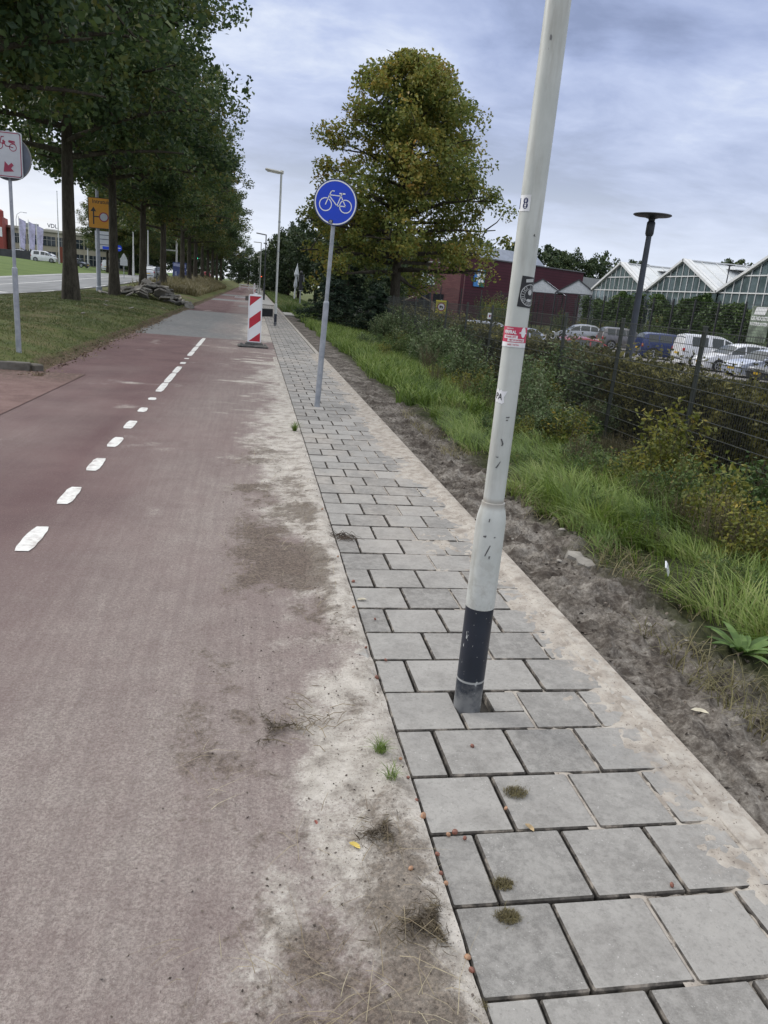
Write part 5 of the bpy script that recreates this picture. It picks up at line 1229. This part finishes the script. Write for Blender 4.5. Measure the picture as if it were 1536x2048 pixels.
# ------------------------------------------------------------------ glasshouses
GHF = mt('white_glasshouse_bar', (.60, .61, .61), .45, var=.05, scale=4, dirt=(.42, .42, .40), dirt_amt=.35)
gl = M('greenhouse_glass'); n = gl.noise(.9, 4); gl.set(gl.mix(gl.rng(n, .3, .7), (.10, .14, .145), (.20, .26, .28)), .08, 0, .8)
gl.put(gl.b.inputs['Transmission Weight'], .35); GHG = gl.m
rf = M('greenhouse_roof'); n = rf.noise(.7, 4, stretch=(.3, 1, 1)); rf.set(rf.mix(rf.rng(n, .3, .7), (.42, .45, .47), (.55, .57, .58)), .22, 0, .5); GHR = rf.m
gx_, zE, zP = 36.0, 3.9, 6.45
valley = [79.3, 67.6, 56.3, 44.9, 33.5]
for i, (ya, yb) in enumerate(zip(valley, valley[1:])):
    t = empty('glasshouse', (gx_, (ya+yb)/2, -1.0), 0, ('farthest glasshouse gable, left of the tall dark lamp pole', 'middle glasshouse gable, right of the tall dark lamp pole', 'glasshouse gable cut by the right edge of the picture', 'nearest glasshouse, outside the right edge')[i], 'glasshouse')
    h2 = (ya-yb)/2; E_, P_ = zE+1, zP+1; Ln = 42
    b = B(); b.quad((0, h2, 0), (0, -h2, 0), (0, -h2, E_), (0, 0, P_), (0, h2, E_)); b.build('gable_glass', GHG, t)
    b = B()
    for sg in (-1, 1):
        b.quad((.05, sg*h2, E_), (Ln, sg*h2, E_), (Ln, 0, P_), (.05, 0, P_))
    b.build('roof', GHR, t)
    b = B()
    nb_ = 12
    for k_ in range(nb_+1):
        y = -h2+2*h2*k_/nb_; z = P_-(P_-E_)*abs(y)/h2
        b.box((-.05, y, z/2), (.06, .055, z))
    for z in (E_-1.6, E_, E_+1.25):
        hw = h2 if z <= E_ else h2*(P_-z)/(P_-E_)
        b.box((-.055, 0, z), (.07, 2*hw, .09))
    b.build('gable_bars', GHF, t)
    b = B(); an = math.atan2(P_-E_, h2); ln = math.hypot(P_-E_, h2)
    for sg in (-1, 1):
        b.box((-.10, sg*h2/2, (E_+P_)/2+.05), (.34, ln+.12, .20), rx=-sg*an)
        b.box((.30, sg*h2/2, (E_+P_)/2+.11), (.30, ln, .06), rx=-sg*an)
    b.build('verge_board', GHF, t)
    b = B()
    for sg in (-1, 1):
        for x in np.arange(1.4, Ln, 1.4): b.box((x, sg*h2/2, (E_+P_)/2+.03), (.06, ln, .05), rx=-sg*an)
    b.box((Ln/2, 0, P_+.04), (Ln, .22, .10)); b.build('roof_bars', GHF, t)
    b = B()
    for sg in (-1, 1):
        for x in np.arange(4.5, Ln, 9.0): b.box((x+2.5, sg*h2*.24, P_-.42), (7.4, 1.7, .07), rx=-sg*(an-.38))
    b.build('roof_vent', GHF, t)
    if i < 4:
        # climbers and shrubs growing up the glass
        rg = np.random.default_rng(90+i); n = 14000
        yy = rg.uniform(-h2, h2, n); mx = (4.0+1.0*(fbm(yy*.28+i*9, yy*0, 3)-.45)*3); gap = (np.abs(yy-(h2-1.9)) < 1.1) & (i < 2)
        zz = mx*rg.random(n)**.55; keep = (zz < E_+.4) & ~(gap & (zz > 1.2)); xx = -.5-np.abs(rg.normal(0, .45, n))*(.5+.5*np.sin(yy*1.9+zz)**2)
        P = np.column_stack([xx, yy, zz+.1])[keep]; w_ = empty('climbing_plant', (gx_, (ya+yb)/2, -1.0), 0, ('wall of climbing greenery under the farthest glasshouse gable', 'wall of climbing greenery under the middle glasshouse gable', 'greenery around the white poster at the right edge', 'greenery of the nearest glasshouse outside the frame')[i], 'climber')
        add('foliage', leaf_mesh('foliage', P, .26, leaf('climber_leaves', [(.1, (.026, .050, .016)), (.5, (.055, .10, .026)), (.9, (.11, .165, .040))], .2, .5) if i == 0 else bpy.data.materials['climber_leaves'], rg), w_)
        b = B()
        for k_ in range(8): b.tube([(-.6, -h2+2*h2*(k_+.5)/8, 0), (-.5, -h2+2*h2*(k_+.5)/8+.2, 1.5), (-.4, -h2+2*h2*(k_+.4)/8, 2.9)], [.05, .04, .02], 5)
        b.build('stem', BARK, w_)
b = B(); b.box((0, 0, 0), (.05, 2.0, 2.35)); po = b.build('poster', mt('poster_photo_grey', (.16, .20, .15), .5, var=.5, scale=1.2), None, False, (33.2, 46.6, 1.75)); tag(po, 'poster with white lettering among the greenery at the right', 'poster')
b = B(); v = []
def text_x(b, txt, size, y, z, x, bold=0):
    v, f = text_pts(txt, size, bold, .9); o = b.addv([(x, y-p[0], z+p[1]) for p in v])
    for q in f: b.face([o+a for a in q])
text_x(b, 'DE MOOISTE', .34, 0, .38, -.03, .012); text_x(b, 'WATERPLANTEN', .27, 0, .02, -.03, .012)
b.plate([], 0, 0) if False else None
b.quad((-.029, .72, .62), (-.029, -.45, .62), (-.029, -.62, 1.12), (-.029, .55, 1.12)); b.build('lettering', WHITE, po)
# plants in front of the glass along the black fence
pk = [('green', 83.5, 4.3, 'tall leafy shrub hiding the foot of the dark red wall, right one'), ('yellow', 87.0, 3.9, 'tall pale shrub in the middle before the dark red wall'), ('bramble', 90.5, 4.2, 'tall dull shrub left of the pale one before the dark red wall'), ('green', 97.0, 4.0, 'tall shrub at the corner of the brick wing and the dark red wall'), ('yellow', 62.0, 1.7, 'yellow green bush behind the black fence'), ('yellow', 67.5, 1.7, 'second yellow green bush behind the black fence'), ('yellow', 71.5, 2.0, 'tall yellowing bush at the left end of the black fence'), ('bramble', 57.5, 2.9, 'narrow brownish conical shrub by the black fence'), ('bramble', 77, 2.6, 'reddish brown young tree before the white canopies'), ('green', 82, 2.4, 'round green shrub left of the white canopies'), ('green', 88, 3.0, 'leafy shrub before the dark red wall'), ('yellow', 94, 3.2, 'tall yellowish shrub before the dark red wall'), ('green', 52, 2.2, 'green shrub behind the navy car'), ('green', 48, 2.4, 'green shrub behind the white van'), ('grey', 44, 2.0, 'greyish shrub behind the pale car'), ('bramble', 65, 2.1, 'dull brown green shrub between two yellow bushes'), ('green', 40, 2.3, 'green shrub at the right end of the black fence')]
for i, (kd, y, h, lab) in enumerate(pk):
    s_, f_ = weed(200+i, h, h*.42, kd, 44, 34, .17); t = empty('garden_shrub', (31.9 if y < 80 else 29.5, y, -1.0), i, lab, 'shrub'); add('stem', s_, t); add('foliage', f_, t)

# ------------------------------------------------------------------ the shop building
brick = M('pink_brick'); bx, by, bz3 = brick.xyz(); br = brick.n('ShaderNodeTexBrick'); br.inputs['Scale'].default_value = 1.0
cmb = brick.n('ShaderNodeCombineXYZ'); brick.l(bx, cmb.inputs[0]); brick.l(bz3, cmb.inputs[1]); brick.l(cmb.outputs[0], br.inputs[0])
br.inputs['Color1'].default_value = (.17, .078, .078, 1); br.inputs['Color2'].default_value = (.22, .105, .10, 1); br.inputs['Mortar'].default_value = (.14, .09, .09, 1)
br.inputs['Brick Width'].default_value = .6; br.inputs['Row Height'].default_value = .16; br.inputs['Mortar Size'].default_value = .018
brick.set(br.outputs[0], .85, 0, .2)
DRW = M('dark_red_wall'); q = DRW.xyz()[2]; n = DRW.noise(.5, 3)
sn = DRW.math('SINE', DRW.math('MULTIPLY', q, 16.0)); DRW.set(DRW.mix(DRW.rng(sn, .80, .98), DRW.mix(DRW.rng(n, .3, .7), (.052, .010, .020), (.066, .014, .025)), (.030, .007, .012)), .6, 0, .3)
sh = empty('shop_building', (27.5, 101.5, -1.0), R(31.2), 'long dark red shop building with pinkish brick end and grey roof monitor', 'building')
b = B(); b.box((13.4, 7, 4.1), (26.8, 14, 8.2)); b.build('red_wall', DRW.m, sh)
b = B(); b.box((13.4, 7, 8.28), (27.1, 14.3, .16)); b.build('roof_edge', mt('roof_edge', (.10, .10, .11), .6), sh)
b = B(); b.box((31.9, 7.4, 3.85), (10.1, 13, 7.7)); b.build('grey_end_wall', mt('grey_cladding', (.26, .27, .28), .6), sh)
b = B(); b.v = []; 
bw = empty('brick_wing', (22.2, 106.2, -1.0), R(-41), 'pinkish brick wing with white sign and dark doors left of the red wall', 'building')
b = B(); b.box((3.6, 4.06, 3.6), (7.2, 8, 7.2)); b.build('brick_wall', brick.m, bw)
b = B(); b.box((3.6, 4.0, 7.26), (7.3, 8.2, .14)); b.build('roof_edge', mt('pale_roof_edge', (.42, .42, .42), .6), bw)
b = B(); b.box((1.5, .02, 1.6), (1.9, .1, 3.1)); b.box((3.6, .02, 1.6), (1.6, .1, 3.1)); b.build('door', mt('dark_opening', (.012, .013, .018), .3), bw)
b = B(); b.box((1.75, -.10, 4.75), (2.3, .22, 1.05), bev=.03); b.lathe([(.20, 0), (.20, .5), (.10, .8)], 14, (.95, -.1, 5.25)); b.lathe([(.16, 0), (.16, .35)], 12, (1.5, -.1, 5.25)); b.lathe([(.06, 0), (.06, .5)], 8, (1.85, -.1, 5.25)); b.lathe([(.14, 0), (.20, .22)], 10, (2.4, -.1, 5.25)); b.build('pot_shaped_sign', mt('sign_greenish_white', (.62, .70, .68), .5), bw)  # sign body and pots in one plain greenish white, no emission
b = B(); text_flat(b, 'tuin', .62, 1.75, 4.72, -.215, .0); b.build('lettering', mt('sign_grey_green', (.46, .55, .52), .5), bw)
# leaf logo board on the red wall
lg = B(); lg.plate([(2.0, 4.55), (4.1, 4.55), (4.1, 6.75), (2.0, 6.75)], -.16, -.02); lg_ = lg.build('logo_board', mt('logo_blue', (.05, .20, .50), .5, var=.1), sh)
b = B(); b.plate([(3.1, 4.56), (4.09, 4.56), (4.09, 6.74), (3.4, 6.74)], -.165, -.165); b.build('green_field', mt('logo_green', (.01, .11, .09), .5), lg_)
b = B()
for a in range(0, 360, 60):
    ca, sa = math.cos(R(a+20)), math.sin(R(a+20)); b.plate([(3.1+ca*p[0]-sa*p[1], 5.75+sa*p[0]+ca*p[1]) for p in [(.08, 0), (.5, -.24), (.95, -.16), (1.02, 0), (.95, .16), (.5, .24)] if True], -.17, -.17)
b.build('white_leaves', WHITE, lg_)
# roof monitor
b = B(); b.plate([(0, 0), (2.2, 0), (1.0, 1.35)], 0, .12); 
mo = B(); mo.quad((4.2, 2.0, 8.36), (4.2, 6.4, 8.36), (4.2, 4.2, 10.1)); mo.quad((19.5, 2.0, 8.36), (19.5, 6.4, 8.36), (19.5, 4.2, 10.1)); mo.build('monitor_gable', WHITE, sh)
mo = B(); mo.quad((4.15, 1.9, 8.36), (19.6, 1.9, 8.36), (19.6, 4.2, 10.16), (4.15, 4.2, 10.16)); mo.quad((4.15, 6.5, 8.36), (19.6, 6.5, 8.36), (19.6, 4.2, 10.16), (4.15, 4.2, 10.16)); mo.build('monitor_roof', mt('grey_blue_roof', (.17, .20, .26), .5, var=.15, scale=1.2), sh)
mo = B(); mo.box((4.12, 4.2, 8.85), (.06, .5, .95)); mo.build('monitor_vent', BLACK, sh)
# white canopies in front of it
for i, (x, y, w_, zz) in enumerate(((33.0, 86.5, 5.0, 4.7), (35.2, 81.5, 4.6, 4.8))):
    t = empty('white_canopy', (x, y, -1.0), R(-25), ('left', 'right')[i]+' white glass canopy between the shop and the glasshouses', 'canopy')
    b = B(); h_ = zz+1; e_ = h_-1.5
    b.quad((-w_/2, -1, e_), (0, -1, h_), (0, 9, h_), (-w_/2, 9, e_)); b.quad((w_/2, -1, e_), (0, -1, h_), (0, 9, h_), (w_/2, 9, e_)); b.quad((-w_/2, -1, e_), (w_/2, -1, e_), (0, -1, h_)); b.build('roof', mt('canopy_white', (.56, .58, .60), .35), t)
    b = B()
    for s in (-1, 1):
        b.box((s*w_/4, -1.06, (e_+h_)/2), (math.hypot(w_/2, 1.5), .08, .12), ry=s*math.atan2(1.5, w_/2)); b.box((s*w_/2, -1.06, e_/2), (.12, .12, e_))
    b.box((0, -1.06, e_), (w_, .08, .1)); b.build('frame', mt('dark_frame', (.05, .05, .055), .5), t)
# little wooden shelter
t = empty('garden_shelter', (12.6, 59.0, -1.0), R(-10), 'small wooden gabled shelter beyond the fence, left of the brick wing', 'shelter')
b = B()
for x, y in ((-1.2, -1), (1.2, -1), (-1.2, 1), (1.2, 1)): b.box((x, y, 1.1), (.12, .12, 2.2))
for s in (-1, 1): b.box((s*.62, -1.05, 2.48), (1.36, .06, .10), ry=s*.42)
b.build('timber_frame', mt('pale_timber', (.34, .29, .22), .8), t)
b = B(); b.quad((-1.45, -1.2, 2.12), (0, -1.2, 2.82), (0, 1.2, 2.82), (-1.45, 1.2, 2.12)); b.quad((1.45, -1.2, 2.12), (0, -1.2, 2.82), (0, 1.2, 2.82), (1.45, 1.2, 2.12)); b.build('roof', mt('pale_timber', 0), t)
# white closed parasol and dark traffic signal back beyond the conifers
t = empty('closed_parasol', (4.8, 92, -.1), 0, 'closed white parasol standing behind the conifer by the path', 'parasol'); t.rotation_euler = (0, .05, 0)
b = B(); b.lathe([(.10, 0), (.10, 1.5)], 10); b.build('pole', WHITE, t)
b = B(); b.lathe([(.10, 1.4), (.24, 1.7), (.16, 2.3), (.12, 2.62), (.30, 2.95), (.20, 3.4), (.05, 4.0), (.01, 4.25)], 10); b.build('folded_cloth', mt('white_cloth', (.62, .66, .70), .8), t, True)
t = empty('traffic_signal', (3.75, 62.8, -.1), 0, 'black traffic signal with head shaped top seen from behind, above the conifers', 'traffic light')
b = B(); b.lathe([(.05, 0), (.05, 2.9)], 10); b.build('pole', GALV, t)
b = B(); b.box((0, -.1, 2.35), (.42, .16, .55), bev=.08); b.box((0, -.1, 1.75), (.30, .16, .72), bev=.04); b.lathe([(.02, 2.6), (.11, 2.68), (.12, 2.78), (.05, 2.88)], 10, (0, -.1, 0)); b.build('signal_head', BLACK, t)
b = B(); b.stroke([(-.22, 2.08), (-.22, 2.62)], .02, -.185, -.185); b.stroke([(.22, 2.08), (.22, 2.62)], .02, -.185, -.185); b.stroke([(-.15, 1.4), (.15, 1.4)], .02, -.185, -.185); b.build('white_outline', WHITE, t)
# far crossing: signals at red
for i, (x, y, z) in enumerate(((1.6, 152, 2.55), (2.7, 146, 2.35))):
    t = empty('traffic_light', (x, y, 0), 0, ('left', 'right')[i]+' far traffic light showing red at the end of the path', 'traffic light')
    b = B(); b.lathe([(.06, 0), (.06, z)], 8); b.build('pole', mt('grey_lamp', 0), t)
    b = B(); b.box((0, 0, z-.1), (.42, .3, 1.1), bev=.05); b.build('housing', BLACK, t)
    b = B(); b.plate(circle((0, z+.18), .17, 16), -.17, -.16); b.build('red_lamp', emit('red_signal', (1, .10, .03), 3.0), t)
t = empty('white_railing', (-.8, 150, 0), 0, 'low white railing across the far end of the path', 'railing')
b = B(); b.box((0, 0, .9), (3.6, .1, .14)); b.box((0, 0, .45), (3.6, .1, .14)); b.build('rail', WHITE, t)
for x in (-1.6, 0, 1.6):
    b = B(); b.box((x, .06, .5), (.1, .1, 1.0)); b.build('post', WHITE, t)
# ------------------------------------------------------------------ left background across the road
OF = empty('office_block', (-47.5, 176, 1.3), R(36), 'long two storey office block with rooftop letters across the road', 'building')
OW = mt('office_concrete', (.36, .33, .26), .8, var=.1, scale=.6)
b = B(); b.box((15, 6, 3.4), (34, 12, 6.8)); b.build('wall', OW, OF)
b = B(); b.box((15, 6, 7.0), (34.6, 12.6, .5)); b.build('roof_edge', mt('office_fascia', (.44, .42, .36), .7), OF)
for k_ in range(11):
    for fl in (0, 1):
        x = -.6+3.05*k_; b = B(); b.box((x, -.02, 1.7+3.2*fl), (2.7, .10, 1.9 if fl else 2.2)); wdw = b.build('window', mt('office_glass', (.035, .045, .055), .1, var=.4, scale=.8), OF)
        b = B()
        for dx in (-.45, .45): b.box((x+dx, -.09, 1.7+3.2*fl), (.07, .04, 1.9 if fl else 2.2))
        b.box((x, -.09, 1.95+3.2*fl), (2.7, .04, .07)); b.build('frame', mt('office_frame', (.40, .40, .38), .6), wdw)
b = B(); b.box((8.2, -.06, 1.9), (1.6, .2, 4.2)); b.build('red_panel', mt('dull_red_panel', (.20, .055, .035), .7), OF)
b = B(); text_flat(b, 'VDL', 1.15, 6.3, 8.0, -.1, .02); text_flat(b, 'St', 1.15, 10.4, 8.0, -.1, .02, align='LEFT'); b.build('rooftop_lettering', mt('letter_navy', (.045, .05, .085), .6), OF)
b = B(); b.box((6.3, .05, 7.35), (2.8, .08, .08)); b.box((3.0, 4, 7.7), (3.0, 3, .9)); b.build('roof_plant', mt('grey_cladding2', (.22, .24, .25), .7), OF)
rb = empty('red_building', (-52.6, 169, 1.4), R(10), 'red corner building cut by the left edge of the picture', 'building')
b = B(); b.box((0, 5, 4.2), (6.6, 10, 8.4)); b.build('wall', mt('red_cladding', (.27, .055, .045), .75, var=.15), rb)
b = B(); b.lathe([(1.6, 8.3), (1.6, 9.6), (1.2, 9.9)], 20, (1.6, 4, 0)); b.build('round_roof_turret', mt('red_cladding', 0), rb, True)
b = B(); b.plate([(2.6, 4.6), (3.2, 4.6), (3.2, 6.4), (2.6, 6.4)], -.08, -.02); b.build('white_sign', WHITE, rb)
for i, (x, y, h) in enumerate(((-45.3, 166, 7.6), (-43.4, 165.4, 7.2), (-41.8, 164.8, 6.7))):
    t = empty('banner_flag', (x, y, g1(x, y)), R(14), ('tallest lavender white banner, leftmost of three before the office block', 'middle lavender white banner of the three', 'rightmost lavender white banner of the three')[i], 'flag')
    b = B(); b.lathe([(.07, 0), (.06, h+.1)], 8); b.build('pole', WHITE, t)
    b = B(); n = 8
    for k_ in range(n):
        z0, z1 = h-.2-(h-2.2)*k_/n, h-.2-(h-2.2)*(k_+1)/n; f = lambda z: .10*math.sin(z*1.7+i); wtop = 1.25-.35*(k_/n)
        b.quad((.08, 0, z0), (wtop*.5, f(z0), z0-.25), (wtop*.5, f(z1), z1-.25), (.08, 0, z1)); b.quad((wtop*.5, f(z0), z0-.25), (wtop, -f(z0), z0-.5), (wtop, -f(z1), z1-.5), (wtop*.5, f(z1), z1-.25))
    b.build('cloth', mt('flag_lavender', (.50, .48, .66), .8, var=.25, scale=1.0), t)
t = empty('low_wall', (-42.5, 156.5, g1(-42.5, 156.5)), R(-13), 'low dark wall at the top of the green bank, under the banners', 'wall')
b = B(); b.box((-3, 0, .65), (14, .25, 1.6), bev=.02); b.build('wall', mt('dark_wall', (.050, .052, .058), .9, var=.25, scale=.8), t)
for i, (x, y, h, lab) in enumerate(((-36.0, 157, 12.6, 'tall thin white mast just left of the thickest oak trunk'), (-29.5, 150, 7.5, 'white mast just right of the thickest oak trunk'), (-17.0, 118, 6.5, 'pale mast left of the oak in the slab heap'), (-14.2, 112, 6.0, 'pale mast between the oaks above the slab heap'))):
    t = empty('white_mast', (x, y, g1(x, y)), 0, lab, 'mast'); b = B(); b.lathe([(.16, 0), (.12, 2), (.06, h)], 8); b.build('pole', mt('mast_white', (.55, .56, .56), .5), t); b = B(); b.lathe([(.10, h), (.05, h+.2)], 8); b.build('cap', GALV, t)
t = empty('curved_lamp', (-51, 185, 1.3), 0, 'thin lamp with curved arm above the office roof at the left', 'street lamp'); b = B(); b.tube([(0, 0, 0), (0, 0, 9.0), (.25, 0, 10.0), (1.0, 0, 10.5), (1.7, 0, 10.5)], [.10, .07, .06, .05, .04], 6); b.build('pole', GALV, t); b = B(); b.box((1.9, 0, 10.45), (.7, .25, .12), bev=.03); b.build('lamp_head', GALV, t)
def lcar(kind, m, x, y, hd, lab, dz=.02): car(kind, m, 4.3, 1.8, 1.5 if kind == 'hatch' else 1.85, (x, y, g1(x, y)+dz), hd, lab)
lcar('hatch', P_BLK, -30.4, 145, R(-20), 'black car parked on the bank, right of the thickest oak trunk')
lcar('van', P_WHT, -37.4, 152, R(0), 'white van left of the thickest oak trunk below the office block')
lcar('hatch', P_WHT, -39.5, 160.5, R(170), 'white car behind the low dark wall')
lcar('hatch', P_SIL, -45.5, 163, R(200), 'silver car behind the wall, left of the banners')
lcar('van', P_WHT, -25.5, 147, R(90), 'white van behind the mast of the yellow board')
lcar('hatch', P_SIL, -12.9, 110, R(70), 'silver car driving away on the road, between the oak trunks')
lcar('hatch', P_RED, -9.8, 170, R(95), 'dark red car far down the road')
lcar('mpv', P_NAV, -17.0, 135, R(-85), 'dark blue car far down the road with red lights')
lcar('hatch', P_WHT, -12.8, 140, R(-85), 'white oncoming car far down the road between the slim trunks')
# advertising board, direction sign, warning sign, gantry
t = empty('advert_board', (-9.3, 104, g1(-9.3, 104)), 0, 'blue and white advertising board fixed low at an oak trunk', 'advertisement')
b = B(); b.box((-.5, 0, .8), (.08, .08, 1.8)); b.box((.5, 0, .8), (.08, .08, 1.8)); b.build('leg', GALV, t)
b = B(); b.plate([(-.85, .1), (.85, .1), (.85, 2.0), (-.85, 2.0)], -.12, -.05); b.build('board', mt('advert_blue', (.05, .07, .20), .5, var=.3), t)
b = B(); b.plate([(-.75, 1.55), (.75, 1.40), (.75, 1.8), (-.75, 1.9)], -.125, -.125); b.plate([(-.6, .4), (-.35, .4), (-.35, .9), (-.6, .9)], -.125, -.125); b.plate([(.1, .9), (.7, .85), (.7, 1.05), (.1, 1.1)], -.125, -.125); b.plate([(.1, .45), (.7, .4), (.7, .6), (.1, .65)], -.125, -.125); b.build('print', mt('advert_pale', (.30, .33, .50), .5), t)
t = empty('direction_sign', (-15.0, 83, g1(-15, 83)), 0, 'grey white direction panel behind the mast of the yellow board', 'road sign')
b = B(); b.box((-.5, .05, 2.2), (.09, .09, 4.4)); b.box((.95, .05, 2.2), (.09, .09, 4.4)); b.build('pole', WHITE, t)
b = B(); b.plate([(-.6, 3.0), (1.05, 3.0), (1.05, 4.7), (-.6, 4.7)], -.04, 0); b.build('board', mt('worn_white_board', 0), t)
b = B()
for z in (3.45, 3.95, 4.35): b.stroke([(-.5, z), (.95, z)], .06, -.045, -.045)
b.build('dividing_line', mt('letter_navy', 0), t)
b = B(); b.plate([(.1, 3.02), (1.03, 3.02), (1.03, 3.30), (.1, 3.30)], -.046, -.046); b.build('blue_field', BLUE, t)
t = empty('blue_arrow_sign', (-17.6, 108, g1(-17.6, 108)), 0, 'small round blue sign on a thin pole right of the second oak trunk', 'road sign')
b = B(); b.lathe([(.05, 0), (.05, 5.0)], 8); b.build('pole', GALV, t)
b = B(); b.plate(circle((.25, 3.45), .38, 20), -.08, -.05); b.build('disc', BLUE, t)
b = B(); b.stroke([(.05, 3.45), (.45, 3.45)], .08, -.085, -.085); b.build('white_arrow', WHITE, t)
t = empty('warning_sign', (-14.9, 96, g1(-14.9, 96)), 0, 'pale back of a triangular sign with plate on the far grass edge', 'road sign')
b = B(); b.lathe([(.04, 0), (.04, 2.4)], 8); b.build('pole', GALV, t)
b = B(); b.plate([(-.44, 2.05), (.44, 2.05), (.06, 2.8), (-.06, 2.8)], -.04, -.01); b.plate([(-.42, 1.45), (.42, 1.45), (.42, 2.05), (-.42, 2.05)], -.04, -.01); b.build('plate', mt('sign_back_pale', (.42, .44, .45), .6), t)
t = empty('signal_gantry', (-12.3, 132, g1(-12.3, 132)), 0, 'grey gantry arm over the road with tall mast', 'gantry')
b = B(); b.lathe([(.20, 0), (.14, 6.3)], 10); b.box((-1.0, 0, 4.4), (2.4, .14, .14)); b.box((-2.15, 0, 3.0), (.16, .16, 2.9)); b.build('mast_and_arm', mt('mast_white', 0), t)
t = empty('green_signal', (-8.4, 122, g1(-8.4, 122)), 0, 'small traffic light glowing green between the distant trunks', 'traffic light')
b = B(); b.lathe([(.06, 0), (.06, 3.4)], 8); b.build('pole', GALV, t)
b = B(); b.box((0, 0, 3.2), (.35, .25, .95), bev=.04); b.build('housing', BLACK, t)
b = B(); b.plate(circle((0, 2.95), .13, 14), -.14, -.13); b.build('green_lamp', emit('green_signal_light', (.05, 1, .55), 1.5), t)
t = empty('bollard', (-13.4, 101, g1(-13.4, 101)), 0, 'yellow post bollard at the kerb left of the silver car', 'bollard')
b = B(); b.lathe([(.25, 0), (.25, .1), (.14, .15), (.14, 1.0), (.08, 1.1)], 10); b.build('post', mt('yellow_sheet', 0), t)
b = B(); b.plate(circle((0, 1.35), .28, 16), -.05, -.02); b.build('disc', BLUE, t)
t = empty('thin_post', (-7.0, 60, g1(-7.0, 60)), 0, 'thin dark post in the grass right of the slab heap', 'post')
b = B(); b.lathe([(.03, 0), (.03, 1.6)], 6); b.build('pole', ANTH, t); b = B(); b.box((0, 0, 1.65), (.12, .05, .12)); b.build('plate', ANTH, t)
